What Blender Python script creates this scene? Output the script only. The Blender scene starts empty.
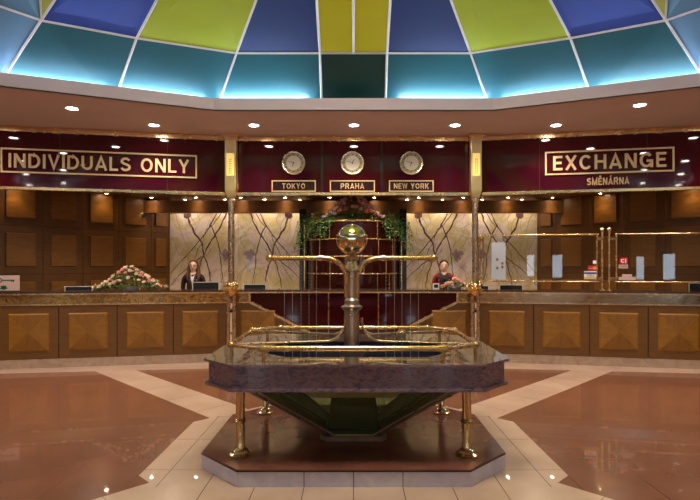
import bpy, bmesh, math, random
from mathutils import Vector, Matrix
R = math.radians; PI = math.pi
random.seed(7)
scn = bpy.context.scene
C = scn.collection
F = 520.0; CX = 353.5; HY = 265.0; CH = 1.5

def at(px, py, Y):                       # pixel of the photo -> world point at depth Y
    return Vector(((px - CX) / F * Y, Y, CH + (HY - py) / F * Y))

# ---------------------------------------------------------------- materials
def new_mat(name):
    m = bpy.data.materials.new(name); m.use_nodes = True
    return m, m.node_tree.nodes, m.node_tree.links, m.node_tree.nodes['Principled BSDF']
def srgb(r, g, b):
    f = lambda c: (c / 255 / 12.92) if c / 255 <= .04045 else ((c / 255 + .055) / 1.055) ** 2.4
    return (f(r), f(g), f(b), 1)
def pbr(name, col, rough=.5, metal=0, spec=.5, ior=1.5, coat=0, trans=0, emit=None, es=0):
    m, n, l, p = new_mat(name)
    p.inputs['Base Color'].default_value = col if len(col) == 4 else (*col, 1)
    p.inputs['Roughness'].default_value = rough; p.inputs['Metallic'].default_value = metal
    p.inputs['IOR'].default_value = ior; p.inputs['Specular IOR Level'].default_value = spec
    p.inputs['Coat Weight'].default_value = coat; p.inputs['Coat Roughness'].default_value = .04
    p.inputs['Transmission Weight'].default_value = trans
    if emit: p.inputs['Emission Color'].default_value = (*emit[:3], 1); p.inputs['Emission Strength'].default_value = es
    # a little procedural variation on every surface
    if not emit and not trans:
        t = n.new('ShaderNodeTexCoord'); nz = n.new('ShaderNodeTexNoise'); nz.inputs['Scale'].default_value = 6
        nz.inputs['Detail'].default_value = 4
        r = n.new('ShaderNodeMapRange'); r.inputs['To Min'].default_value = max(0, rough * .8); r.inputs['To Max'].default_value = min(1, rough * 1.2 + .01)
        l.new(t.outputs['Object'], nz.inputs['Vector']); l.new(nz.outputs['Fac'], r.inputs['Value']); l.new(r.outputs['Result'], p.inputs['Roughness'])
    return m
def ramp(n, stops):
    r = n.new('ShaderNodeValToRGB'); e = r.color_ramp.elements
    while len(e) < len(stops): e.new(.5)
    for k, (pos, c) in enumerate(stops): e[k].position = pos; e[k].color = c
    return r
def wood(name, c1, c2, rough=.35, scale=(3, 3, 30), rot=0, coat=.3):
    m, n, l, p = new_mat(name)
    t = n.new('ShaderNodeTexCoord'); mp = n.new('ShaderNodeMapping'); mp.inputs['Scale'].default_value = scale
    mp.inputs['Rotation'].default_value = (0, rot, 0)
    nz = n.new('ShaderNodeTexNoise'); nz.inputs['Scale'].default_value = 1.6; nz.inputs['Detail'].default_value = 6
    nz.inputs['Distortion'].default_value = .6
    r = ramp(n, [(.3, c1), (.7, c2)])
    l.new(t.outputs['Object'], mp.inputs['Vector']); l.new(mp.outputs['Vector'], nz.inputs['Vector'])
    l.new(nz.outputs['Fac'], r.inputs['Fac']); l.new(r.outputs['Color'], p.inputs['Base Color'])
    p.inputs['Roughness'].default_value = rough; p.inputs['Coat Weight'].default_value = coat; p.inputs['Coat Roughness'].default_value = .2
    return m
def speckle(name, stops, scale=20, rough=.15, coat=.5, dist=1.0, stretch=(1, 1, 1), spec=.5):
    m, n, l, p = new_mat(name)
    t = n.new('ShaderNodeTexCoord'); mp = n.new('ShaderNodeMapping'); mp.inputs['Scale'].default_value = stretch
    mp.inputs['Rotation'].default_value = (0, R(-25), 0)
    nz = n.new('ShaderNodeTexNoise'); nz.inputs['Scale'].default_value = scale; nz.inputs['Detail'].default_value = 8
    nz.inputs['Roughness'].default_value = .7; nz.inputs['Distortion'].default_value = dist
    r = ramp(n, stops)
    l.new(t.outputs['Object'], mp.inputs['Vector']); l.new(mp.outputs['Vector'], nz.inputs['Vector'])
    l.new(nz.outputs['Fac'], r.inputs['Fac']); l.new(r.outputs['Color'], p.inputs['Base Color'])
    p.inputs['Roughness'].default_value = rough; p.inputs['Coat Weight'].default_value = coat
    p.inputs['Coat Roughness'].default_value = .03; p.inputs['Specular IOR Level'].default_value = spec
    return m
def metal(name, c, rough, bump=0, scale=12):
    m, n, l, p = new_mat(name)
    p.inputs['Base Color'].default_value = c; p.inputs['Metallic'].default_value = 1
    t = n.new('ShaderNodeTexCoord'); nz = n.new('ShaderNodeTexNoise'); nz.inputs['Scale'].default_value = scale; nz.inputs['Detail'].default_value = 3
    r = n.new('ShaderNodeMapRange'); r.inputs['To Min'].default_value = rough * .6; r.inputs['To Max'].default_value = rough * 1.5
    l.new(t.outputs['Object'], nz.inputs['Vector']); l.new(nz.outputs['Fac'], r.inputs['Value']); l.new(r.outputs['Result'], p.inputs['Roughness'])
    if bump:
        b = n.new('ShaderNodeBump'); b.inputs['Strength'].default_value = bump; b.inputs['Distance'].default_value = .02
        l.new(nz.outputs['Fac'], b.inputs['Height']); l.new(b.outputs['Normal'], p.inputs['Normal'])
    return m
def glass(name, tint, f0=.06, rough=.02, fres=1.5):
    m, n, l, p = new_mat(name); n.remove(p)
    out = n['Material Output']; tr = n.new('ShaderNodeBsdfTransparent'); tr.inputs['Color'].default_value = (*tint, 1)
    gl = n.new('ShaderNodeBsdfGlossy'); gl.inputs['Roughness'].default_value = rough; gl.inputs['Color'].default_value = (1, 1, 1, 1)
    fr = n.new('ShaderNodeFresnel'); fr.inputs['IOR'].default_value = fres
    mx = n.new('ShaderNodeMixShader')
    l.new(fr.outputs[0], mx.inputs[0]); l.new(tr.outputs[0], mx.inputs[1]); l.new(gl.outputs[0], mx.inputs[2]); l.new(mx.outputs[0], out.inputs[0])
    return m

M = {}
M['brass'] = metal('brass', (.90, .62, .30, 1), .24)
M['brass_pole'] = metal('brass_pole', (.76, .56, .36, 1), .27)
M['head_brass'] = metal('head_brass', (.80, .60, .28, 1), .42)
M['brass_bright'] = metal('brass_bright', (.88, .70, .38, 1), .13)
M['steel_brass'] = metal('steel_brass', (.66, .54, .44, 1), .3)
M['letter_brass'] = pbr('letter_brass', srgb(222, 192, 142), .4, .25)
M['gold_mirror_plain'] = metal('gold_mirror', (.95, .70, .30, 1), .22, .35, 5)
M['dim_gold_mirror'] = metal('dim_gold_mirror', (.62, .52, .36, 1), .14, .2, 5)  # darker copy of the gold band mirror, weaker reflections put into its colour
M['wood_frame'] = wood('wood_frame', srgb(98, 62, 21), srgb(116, 76, 27), .42)
M['wood_panel'] = wood('wood_panel', srgb(132, 88, 25), srgb(152, 104, 33), .35, (4, 4, 10))
M['wood_panel_b'] = wood('wood_panel_b', srgb(118, 77, 21), srgb(138, 92, 28), .35, (12, 4, 3))
M['wall_wood'] = wood('wall_wood', srgb(92, 56, 18), srgb(112, 71, 24), .4)
M['wall_wood_panel'] = wood('wall_wood_panel', srgb(122, 78, 26), srgb(142, 94, 34), .38, (3, 3, 14))
M['brow_wood'] = wood('brow_wood', srgb(98, 62, 26), srgb(118, 76, 32), .4, (1, 3, 8))
M['seam'] = pbr('seam', (.03, .015, .006), .8)
M['red_glass'] = pbr('red_glass', srgb(62, 8, 18), .035, 0, .5, 1.52, 0)
M['red_drum'] = pbr('red_drum', srgb(46, 11, 9), .14, 0, .6, 1.5, .4)
M['counter_stone'] = speckle('counter_stone', [(.3, srgb(40, 28, 28)), (.6, srgb(84, 62, 58)), (.75, srgb(120, 96, 90))], 40, .12)
M['granite'] = speckle('granite', [(.3, srgb(52, 54, 84)), (.43, srgb(112, 98, 122)), (.52, srgb(160, 128, 138)), (.60, srgb(96, 88, 120)), (.72, srgb(190, 146, 148))], 12, .22, .3, .6, (1, 1, 2.2))
M['granite_top'] = speckle('granite_top', [(.3, srgb(70, 56, 48)), (.5, srgb(104, 86, 76)), (.7, srgb(134, 112, 100))], 5, .1, .7, 1.5, (1, 1, 1), .4)
M['plinth_top'] = speckle('plinth_top', [(.35, srgb(112, 66, 56)), (.65, srgb(134, 82, 68))], 3, .14, .2, 1, (1, 1, 1), .35)
M['plinth_side'] = speckle('plinth_side', [(.35, srgb(204, 196, 226)), (.65, srgb(228, 220, 242))], 7, .25, .3)
M['curb'] = speckle('curb', [(.35, srgb(158, 130, 112)), (.65, srgb(184, 158, 138))], 5, .2, .3)
M['black_edge'] = pbr('black_edge', (.01, .008, .008), .3)
M['water'] = pbr('water', (.012, .016, .035), .03, 0, .8, 1.33, .3)
M['basin_in'] = pbr('basin_in', srgb(38, 40, 62), .12, 0, .5, 1.5, .5)
M['green_glass'] = glass('green_glass', (.62, .74, .54), fres=1.8)
gn, gk = M['green_glass'].node_tree.nodes, M['green_glass'].node_tree.links      # diffuse green mixed in to stand for light reflected in the panes
df = gn.new('ShaderNodeBsdfDiffuse'); df.inputs['Color'].default_value = srgb(128, 142, 96); m2_ = gn.new('ShaderNodeMixShader'); m2_.inputs[0].default_value = .38
src_ = gn['Material Output'].inputs[0].links[0].from_socket
gk.new(src_, m2_.inputs[1]); gk.new(df.outputs[0], m2_.inputs[2]); gk.new(m2_.outputs[0], gn['Material Output'].inputs[0])
M['clear_glass'] = glass('clear_glass', (.93, .95, .94), fres=1.5)
M['bead'] = pbr('bead', (.75, .72, .68), .1, .3)
M['dark_box'] = pbr('dark_box', (.02, .018, .012), .2)
M['cyan_glass'] = pbr('cyan_glass', srgb(40, 150, 180), .1)
M['ceiling'] = pbr('ceiling', srgb(208, 188, 184), .7)
M['fascia'] = pbr('fascia', srgb(208, 190, 196), .6)
M['wall_plain'] = pbr('wall_plain', srgb(196, 164, 134), .7)
M['fill_lamp_glow'] = pbr('fill_lamp_glow', (1, 1, 1), .5, emit=(1, .88, .76), es=38)
M['white_bar'] = pbr('white_bar', srgb(235, 238, 245), .4)
M['white'] = pbr('white', srgb(228, 224, 218), .5)
M['paper'] = pbr('paper', srgb(236, 236, 240), .5)
M['reflection_pale'] = pbr('reflection_pale', srgb(190, 198, 214), .5)
M['pink_sign'] = pbr('pink_sign', srgb(204, 172, 164), .4)
M['dark_green'] = pbr('dark_green', srgb(14, 70, 40), .5)
M['black'] = pbr('black', (.012, .012, .012), .35)
M['silver'] = pbr('silver', (.55, .55, .56), .3, .8)
M['clock_face'] = pbr('clock_face', srgb(222, 214, 190), .5)
M['clock_ring'] = pbr('clock_ring', srgb(168, 150, 108), .4)
M['clock_rim'] = metal('clock_rim', (.85, .76, .55, 1), .25)
M['lamp'] = pbr('lamp', (1, 1, 1), .5, emit=(1, .9, .8), es=100)
M['lamp_small'] = pbr('lamp_small', (1, 1, 1), .5, emit=(1, .8, .56), es=85)
M['cove'] = pbr('cove', (1, 1, 1), .5, emit=(.82, .94, 1), es=46)
M['daylight'] = pbr('daylight', (1, 1, 1), .5, emit=(.72, .84, 1), es=4.6)
M['amber'] = pbr('amber', (.9, .7, .2), .3, emit=(1, .72, .18), es=.55)
M['skin'] = pbr('skin', srgb(236, 190, 166), .5)
M['hair_brown'] = pbr('hair_brown', srgb(92, 56, 34), .5)
M['hair_dark'] = pbr('hair_dark', srgb(60, 36, 26), .5)
M['jacket_dark'] = pbr('jacket_dark', srgb(52, 22, 28), .7)
M['jacket_red'] = pbr('jacket_red', srgb(132, 26, 34), .7)
M['shirt'] = pbr('shirt', srgb(226, 220, 214), .7)
M['scarf'] = pbr('scarf', srgb(26, 20, 24), .6)
M['trousers'] = pbr('trousers', srgb(24, 20, 24), .7)
M['lips'] = pbr('lips', srgb(176, 72, 70), .4)
M['leaf'] = pbr('leaf', srgb(58, 98, 40), .5)
M['leaf_pale'] = pbr('leaf_pale', srgb(142, 172, 92), .5)
M['ivy'] = pbr('ivy', srgb(70, 116, 58), .5)
M['rose_pink'] = pbr('rose_pink', srgb(240, 172, 158), .6)
M['rose_pale'] = pbr('rose_pale', srgb(246, 214, 196), .6)
M['rose_magenta'] = pbr('rose_magenta', srgb(228, 96, 140), .6)
M['rose_mauve'] = pbr('rose_mauve', srgb(244, 202, 218), .6)
M['st_red'] = pbr('st_red', srgb(214, 30, 44), .4)
M['st_orange'] = pbr('st_orange', srgb(240, 150, 30), .4)
M['st_blue'] = pbr('st_blue', srgb(26, 48, 120), .4)
M['st_gold'] = pbr('st_gold', srgb(232, 180, 90), .4)
M['st_brown'] = pbr('st_brown', srgb(150, 100, 60), .5)
M['grey_text'] = pbr('grey_text', srgb(120, 110, 108), .5)
M['vein'] = speckle('vein', [(.35, srgb(72, 48, 50)), (.65, srgb(122, 88, 80))], 9, .25, .3)
M['vein_faint'] = speckle('vein_faint', [(.35, srgb(158, 128, 116)), (.65, srgb(186, 158, 142))], 9, .25, .3)
M['knot'] = speckle('knot', [(.35, srgb(128, 100, 120)), (.65, srgb(164, 138, 142))], 14, .25, .3)

M['gold_mirror'] = speckle('gold_mirror', [(.32, (.10, .05, .015, 1)), (.45, (.85, .55, .20, 1)), (.55, (.35, .20, .06, 1)), (.68, (1, .80, .42, 1))], 2.6, .16, .3, 2.5, (1, 1, 2))  # bright and dark gold patches paint the band's reflections into its colour
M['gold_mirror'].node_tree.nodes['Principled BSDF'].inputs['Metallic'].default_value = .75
def dome_mat(name, c, rough=.45, spec=.5):
    m, n, l, p = new_mat(name); p.inputs['Specular IOR Level'].default_value = spec
    t = n.new('ShaderNodeTexCoord'); nz = n.new('ShaderNodeTexNoise'); nz.inputs['Scale'].default_value = 1.3; nz.inputs['Detail'].default_value = 3
    mx = n.new('ShaderNodeMixRGB'); mx.inputs['Color1'].default_value = tuple(v * .82 for v in c[:3]) + (1,); mx.inputs['Color2'].default_value = c
    l.new(t.outputs['Object'], nz.inputs['Vector']); l.new(nz.outputs['Fac'], mx.inputs['Fac']); l.new(mx.outputs[0], p.inputs['Base Color'])
    p.inputs['Roughness'].default_value = rough
    return m
M['d_teal'] = dome_mat('dome_teal', srgb(10, 104, 124), .42, .6); M['d_dark'] = dome_mat('dome_dark_teal', srgb(4, 58, 54))
M['d_blue'] = dome_mat('dome_blue', srgb(54, 92, 196)); M['d_navy'] = dome_mat('dome_navy', srgb(26, 66, 134))
M['d_lime'] = dome_mat('dome_lime', srgb(172, 196, 44)); M['d_olive'] = dome_mat('dome_olive', srgb(196, 196, 30))
M['d_pale'] = dome_mat('dome_pale_green', srgb(206, 222, 130)); M['d_sky'] = dome_mat('dome_sky', srgb(84, 136, 178))

# onyx: cloudy cream with yellow zones
m, n, l, p = new_mat('onyx'); M['onyx'] = m
t = n.new('ShaderNodeTexCoord'); nz = n.new('ShaderNodeTexNoise'); nz.inputs['Scale'].default_value = 1.6; nz.inputs['Detail'].default_value = 7; nz.inputs['Distortion'].default_value = 1.6
r = ramp(n, [(.22, srgb(190, 152, 138)), (.42, srgb(240, 220, 204)), (.56, srgb(216, 194, 134)), (.72, srgb(242, 228, 212))])
l.new(t.outputs['Object'], nz.inputs['Vector']); l.new(nz.outputs['Fac'], r.inputs['Fac']); l.new(r.outputs['Color'], p.inputs['Base Color'])
p.inputs['Roughness'].default_value = .18; p.inputs['Coat Weight'].default_value = .3

# floor: brown field, pale octagon, pale diagonal bands and pale strip along the counter
FY = 4.34
m, n, l, p = new_mat('floor_tile'); M['floor'] = m
def mth(op, a, b=None, c=None):
    k = n.new('ShaderNodeMath'); k.operation = op
    for i, v in enumerate((a, b, c)):
        if v is None: continue
        if isinstance(v, (int, float)): k.inputs[i].default_value = v
        else: l.new(v, k.inputs[i])
    return k.outputs[0]
t = n.new('ShaderNodeTexCoord'); sp = n.new('ShaderNodeSeparateXYZ'); l.new(t.outputs['Object'], sp.inputs[0])
X, Y = sp.outputs[0], sp.outputs[1]
a = mth('ABSOLUTE', X); yl = mth('SUBTRACT', Y, FY); b = mth('ABSOLUTE', yl)
oc = mth('LESS_THAN', mth('MAXIMUM', mth('MAXIMUM', a, b), mth('MULTIPLY', mth('ADD', a, b), .7071)), 1.53)
d = mth('SUBTRACT', b, a)
band = mth('MULTIPLY', mth('GREATER_THAN', d, -.65), mth('LESS_THAN', d, -.03))
strip = mth('GREATER_THAN', Y, mth('SUBTRACT', 7.56, mth('MULTIPLY', mth('MAXIMUM', mth('SUBTRACT', a, 1.9), 0), .13)))
outer = mth('MAXIMUM', band, strip)
pale = mth('MAXIMUM', oc, outer)
def joint(coord, period, off, w):
    s = mth('ABSOLUTE', mth('SUBTRACT', mth('FRACT', mth('DIVIDE', mth('ADD', coord, off), period)), .5))
    return mth('GREATER_THAN', s, .5 - w / period / 2)
W = .006
jx = joint(X, .334, 0.0, W); jy = joint(Y, .668, .2, W)
jo = mth('MAXIMUM', jx, jy)
# mitred joints on the corner diagonals of the octagon
jd = mth('MAXIMUM', mth('LESS_THAN', mth('ABSOLUTE', mth('SUBTRACT', mth('ADD', a, 0), mth('ADD', b, 0))), 0), 0)
jb = joint(a, .495, -.045 + .2475 - .2475, .004)
pj = mth('MULTIPLY', oc, jo)
bandj = mth('MULTIPLY', mth('MULTIPLY', outer, mth('SUBTRACT', 1, oc)), joint(mth('ADD', a, b), .9, .1, .006))
br = mth('MULTIPLY', mth('SUBTRACT', 1, pale), jb)
nz = n.new('ShaderNodeTexNoise'); nz.inputs['Scale'].default_value = 2.2; nz.inputs['Detail'].default_value = 6; l.new(t.outputs['Object'], nz.inputs['Vector'])
rb = ramp(n, [(.3, srgb(122, 78, 58)), (.7, srgb(140, 90, 68))]); rp = ramp(n, [(.3, srgb(200, 166, 144)), (.7, srgb(218, 186, 164))])
l.new(nz.outputs['Fac'], rb.inputs['Fac']); l.new(nz.outputs['Fac'], rp.inputs['Fac'])
mx = n.new('ShaderNodeMixRGB'); l.new(pale, mx.inputs['Fac']); l.new(rb.outputs['Color'], mx.inputs['Color1']); l.new(rp.outputs['Color'], mx.inputs['Color2'])
mj = n.new('ShaderNodeMixRGB'); l.new(mth('MULTIPLY', mth('MAXIMUM', pj, bandj), .8), mj.inputs['Fac']); l.new(mx.outputs[0], mj.inputs['Color1']); mj.inputs['Color2'].default_value = srgb(70, 44, 34)
mk = n.new('ShaderNodeMixRGB'); l.new(mth('MULTIPLY', br, .55), mk.inputs['Fac']); l.new(mj.outputs[0], mk.inputs['Color1']); mk.inputs['Color2'].default_value = srgb(80, 40, 28)
l.new(mk.outputs[0], p.inputs['Base Color'])
p.inputs['Roughness'].default_value = .22; p.inputs['Coat Weight'].default_value = .6; p.inputs['Coat Roughness'].default_value = .03; p.inputs['Specular IOR Level'].default_value = .45

# ---------------------------------------------------------------- mesh helpers
class MB:
    def __init__(s): s.v = []; s.f = []; s.mi = []; s.mats = []; s.cur = 0
    def mat(s, m):
        if m not in s.mats: s.mats.append(m)
        s.cur = s.mats.index(m); return s
    def add(s, vs, fs):
        o = len(s.v); s.v += [Vector(v) for v in vs]
        for f in fs: s.f.append([o + i for i in f]); s.mi.append(s.cur)
        return s
    def box(s, x0, x1, y0, y1, z0, z1):
        return s.add([(x, y, z) for z in (z0, z1) for y in (y0, y1) for x in (x0, x1)],
                     [(0, 2, 3, 1), (4, 5, 7, 6), (0, 1, 5, 4), (1, 3, 7, 5), (3, 2, 6, 7), (2, 0, 4, 6)])
    def prism(s, pts, z0, z1):          # xy polygon, counter clockwise
        k = len(pts)
        return s.add([(x, y, z0) for x, y in pts] + [(x, y, z1) for x, y in pts],
                     [list(range(k))[::-1], list(range(k, 2 * k))] + [(i, (i + 1) % k, k + (i + 1) % k, k + i) for i in range(k)])
    def vprism(s, pts, y0, y1):         # xz polygon extruded in y
        k = len(pts)
        return s.add([(x, y0, z) for x, z in pts] + [(x, y1, z) for x, z in pts],
                     [list(range(k)), list(range(k, 2 * k))[::-1]] + [(i, k + i, k + (i + 1) % k, (i + 1) % k) for i in range(k)])
    def tube(s, path, r, n=12, cap=True, closed=False):
        path = [Vector(q) for q in path]; k = len(path); vs = []
        rr = r if isinstance(r, (list, tuple)) else [r] * k
        up = Vector((0, 0, 1))
        prev = None
        for i, q in enumerate(path):
            if closed: tdir = (path[(i + 1) % k] - path[i - 1]).normalized()
            else: tdir = (path[min(i + 1, k - 1)] - path[max(i - 1, 0)]).normalized()
            if prev is None:
                ref = up if abs(tdir.z) < .9 else Vector((1, 0, 0))
                nx = ref.cross(tdir).normalized()
            else:
                nx = (prev - tdir * prev.dot(tdir)).normalized()
            prev = nx; ny = tdir.cross(nx)
            for j in range(n):
                an = 2 * PI * j / n; vs.append(q + (nx * math.cos(an) + ny * math.sin(an)) * rr[i])
        fs = []
        for i in range(k if closed else k - 1):
            for j in range(n):
                i2 = (i + 1) % k
                fs.append((i * n + j, i * n + (j + 1) % n, i2 * n + (j + 1) % n, i2 * n + j))
        if cap and not closed: fs += [list(range(n))[::-1], list(range((k - 1) * n, k * n))]
        return s.add(vs, fs)
    def lathe(s, prof, c=(0, 0, 0), n=24, axis='z', a0=0, a1=2 * PI):
        full = abs(a1 - a0 - 2 * PI) < 1e-6; m_ = n if full else n + 1; vs = []
        for r_, h in prof:
            for j in range(m_):
                an = a0 + (a1 - a0) * j / n; x, y = r_ * math.cos(an), r_ * math.sin(an)
                q = {'z': (x, y, h), 'y': (x, h, -y), 'x': (h, x, y)}[axis]
                vs.append((q[0] + c[0], q[1] + c[1], q[2] + c[2]))
        fs = []
        for i in range(len(prof) - 1):
            for j in range(n):
                j2 = (j + 1) % m_
                fs.append((i * m_ + j, i * m_ + j2, (i + 1) * m_ + j2, (i + 1) * m_ + j))
        return s.add(vs, fs)
    def sphere(s, c, r, n=16, k=10):
        rx, ry, rz = r if isinstance(r, (tuple, list)) else (r, r, r)
        vs = [(c[0], c[1], c[2] - rz)]
        for i in range(1, k):
            th = PI * i / k - PI / 2
            for j in range(n):
                an = 2 * PI * j / n
                vs.append((c[0] + rx * math.cos(th) * math.cos(an), c[1] + ry * math.cos(th) * math.sin(an), c[2] + rz * math.sin(th)))
        vs.append((c[0], c[1], c[2] + rz)); fs = []
        for j in range(n): fs.append((0, 1 + (j + 1) % n, 1 + j))
        for i in range(k - 2):
            for j in range(n):
                fs.append((1 + i * n + j, 1 + i * n + (j + 1) % n, 1 + (i + 1) * n + (j + 1) % n, 1 + (i + 1) * n + j))
        for j in range(n): fs.append((1 + (k - 2) * n + j, 1 + (k - 2) * n + (j + 1) % n, len(vs) - 1))
        return s.add(vs, fs)
    def build(s, name, mat=None, parent=None, smooth=None, bevel=0):
        me = bpy.data.meshes.new(name)
        me.from_pydata([tuple(v) for v in s.v], [], s.f)
        ms = s.mats if s.mats else [mat]
        for mm in ms: me.materials.append(M[mm] if isinstance(mm, str) else mm)
        if s.mats:
            for pl, k in zip(me.polygons, s.mi): pl.material_index = k
        bm = bmesh.new(); bm.from_mesh(me); bmesh.ops.remove_doubles(bm, verts=bm.verts, dist=1e-6)
        bmesh.ops.recalc_face_normals(bm, faces=bm.faces)
        if smooth is not None:
            for f in bm.faces: f.smooth = True
            for e in bm.edges:
                if len(e.link_faces) == 2 and e.calc_face_angle(0) > R(smooth): e.smooth = False
        bm.to_mesh(me); bm.free()
        o = bpy.data.objects.new(name, me); C.objects.link(o)
        if parent: o.parent = parent
        if bevel:
            b = o.modifiers.new('bevel', 'BEVEL'); b.width = bevel; b.segments = 2; b.limit_method = 'ANGLE'
        return o

def tag(o, label, cat, group=None, kind=None):
    o['label'] = label; o['category'] = cat
    if group: o['group'] = group
    if kind: o['kind'] = kind
    return o
def thing(name, label, cat, loc=(0, 0, 0), rz=0, group=None, rx=0):
    o = bpy.data.objects.new(name, None); C.objects.link(o); o.empty_display_size = .1
    o.location = loc; o.rotation_euler = (rx, 0, rz)
    return tag(o, label, cat, group)
def struct(o): o['kind'] = 'structure'; return o
def copy_tree(o, parent=None):
    c = o.copy(); C.objects.link(c)
    if parent: c.parent = parent
    for ch in list(o.children): copy_tree(ch, c)
    return c
def earc(cx, cy, rx, ry, a0, a1, n=12):
    return [(cx + rx * math.cos(R(a0 + (a1 - a0) * i / n)), cy + ry * math.sin(R(a0 + (a1 - a0) * i / n))) for i in range(n + 1)]
GL = {  # glyph: width, centre-line strokes in a cap height of 1 (stroke weight .16)
 'I': (.16, [[(.08, 0), (.08, 1)]]),
 'N': (.72, [[(.08, 0), (.08, 1)], [(.64, 0), (.64, 1)], [(.10, .97), (.62, .03)]]),
 'D': (.74, [[(.08, 0), (.08, 1)], [(.08, .92), (.32, .92)] + earc(.32, .5, .34, .42, 90, -90) + [(.08, .08)]]),
 'V': (.72, [[(.06, 1), (.36, .04), (.66, 1)]]),
 'U': (.72, [[(.08, 1), (.08, .36)] + earc(.36, .36, .28, .28, 180, 360) + [(.64, 1)]]),
 'A': (.76, [[(.06, 0), (.38, .95), (.70, 0)], [(.18, .27), (.58, .27)]]),
 '\u00c1': (.76, [[(.06, 0), (.38, .95), (.70, 0)], [(.18, .27), (.58, .27)], [(.36, 1.1), (.48, 1.28)]]),
 'L': (.56, [[(.08, 1), (.08, .08), (.56, .08)]]),
 'S': (.68, [earc(.34, .71, .25, .21, 20, 180) + earc(.34, .71, .25, .17, 190, 250, 5) + earc(.34, .29, .26, .20, 70, -90) + earc(.34, .29, .27, .21, -95, -165, 6)]),
 'O': (.80, [earc(.40, .5, .32, .42, 0, 360, 28)]),
 'C': (.76, [earc(.40, .5, .32, .42, 42, 318, 22)]),
 'G': (.80, [earc(.40, .5, .32, .42, 42, 325, 22), [(.72, 0), (.72, .45), (.42, .45)]]),
 'Y': (.70, [[(.06, 1), (.35, .44), (.64, 1)], [(.35, .46), (.35, 0)]]),
 'E': (.60, [[(.60, .08), (.08, .08), (.08, .92), (.59, .92)], [(.08, .51), (.54, .51)]]),
 '\u011a': (.60, [[(.60, .08), (.08, .08), (.08, .92), (.59, .92)], [(.08, .51), (.54, .51)], [(.18, 1.28), (.32, 1.12), (.46, 1.28)]]),
 'X': (.70, [[(.06, 0), (.64, 1)], [(.06, 1), (.64, 0)]]),
 'H': (.72, [[(.08, 0), (.08, 1)], [(.64, 0), (.64, 1)], [(.08, .52), (.64, .52)]]),
 'M': (.88, [[(.08, 0), (.08, .98), (.44, .06), (.80, .98), (.80, 0)]]),
 'R': (.72, [[(.08, 0), (.08, 1)], [(.08, .92), (.40, .92)] + earc(.40, .70, .24, .22, 90, -90, 10) + [(.08, .48)], [(.44, .46), (.66, 0)]]),
 'P': (.68, [[(.08, 0), (.08, 1)], [(.08, .92), (.38, .92)] + earc(.38, .68, .24, .24, 90, -90, 10) + [(.08, .44)]]),
 'T': (.64, [[(.0, .92), (.64, .92)], [(.32, .92), (.32, 0)]]),
 'K': (.72, [[(.08, 0), (.08, 1)], [(.64, 1), (.12, .42)], [(.30, .60), (.66, 0)]]),
 'W': (.96, [[(.05, 1), (.26, .04), (.48, .95), (.70, .04), (.91, 1)]]),
 'a': (.56, [earc(.25, .28, .19, .22, 0, 360, 14), [(.46, .55), (.46, 0)]]), 's': (.48, [[(.42, .47), (.14, .5), (.12, .34), (.40, .24), (.38, .07), (.06, .08)]]),
 't': (.36, [[(.16, .8), (.16, .08), (.32, .06)], [(.02, .5), (.32, .5)]]), 'e': (.54, [[(.08, .28), (.46, .28)] + earc(.27, .28, .19, .22, 0, 310, 12)]),
 'r': (.36, [[(.08, 0), (.08, .55)], [(.08, .38), (.32, .5)]]), 'd': (.56, [earc(.25, .28, .19, .22, 0, 360, 14), [(.46, 1), (.46, 0)]]),
 ' ': (.34, [])}
def text(name, st, w, h, parent, mat, loc, depth=.008, wt=.16, gap=.16):   # lettering facing -y, centred on loc
    mbs = [MB()]; x = 0
    for ch in st:
        gw, strokes = GL[ch]
        if ch == ' ': mbs.append(MB())
        mb = mbs[-1]
        for sk in strokes:
            P = [Vector((x + a_, b_)) for a_, b_ in sk]; n_ = len(P); Lf, Rg = [], []
            closed = (P[0] - P[-1]).length < 1e-4 and n_ > 3
            for i in range(n_):
                if closed: d0 = (P[i] - P[i - 1 if i else n_ - 2]).normalized(); d1 = (P[i + 1 if i < n_ - 1 else 1] - P[i]).normalized()
                else:
                    d0 = (P[i] - P[i - 1]).normalized() if i else (P[1] - P[0]).normalized(); d1 = (P[i + 1] - P[i]).normalized() if i < n_ - 1 else d0
                nn = Vector((-(d0 + d1).y, (d0 + d1).x)).normalized(); n0 = Vector((-d0.y, d0.x))
                k_ = min(wt / 2 / max(.35, nn.dot(n0)), wt * 1.1)
                Lf.append(P[i] + nn * k_); Rg.append(P[i] - nn * k_)
            for i in range(n_ - 1):
                q = [Lf[i], Rg[i], Rg[i + 1], Lf[i + 1]]
                mb.vprism([(v.x, v.y) for v in q], -depth, 0)
        x += gw + gap
    x -= gap
    for mb in mbs:
        for v in mb.v: v.x = (v.x / x - .5) * w; v.z = (v.z - .5) * h
        o = mb.build(name, mat, parent); o.location = loc
    return o
def rect_frame(mb, x0, x1, z0, z1, t, y0, y1):
    mb.box(x0, x1, y0, y1, z1 - t, z1); mb.box(x0, x1, y0, y1, z0, z0 + t)
    mb.box(x0, x0 + t, y0, y1, z0 + t, z1 - t); mb.box(x1 - t, x1, y0, y1, z0 + t, z1 - t)
    return mb
def arc(c, r, a0, a1, n, plane='xz'):
    out = []
    for i in range(n + 1):
        a_ = a0 + (a1 - a0) * i / n
        out.append((c[0] + r * math.cos(a_), c[1], c[2] + r * math.sin(a_)) if plane == 'xz' else (c[0] + r * math.cos(a_), c[1] + r * math.sin(a_), c[2]))
    return out

# ---------------------------------------------------------------- the setting
HC = 3.5; HB = 2.9       # main dropped ceiling, low ceiling behind the counter
struct(MB().box(-9, 9, -9, 12.2, -.1, 0).build('floor', 'floor'))
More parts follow.
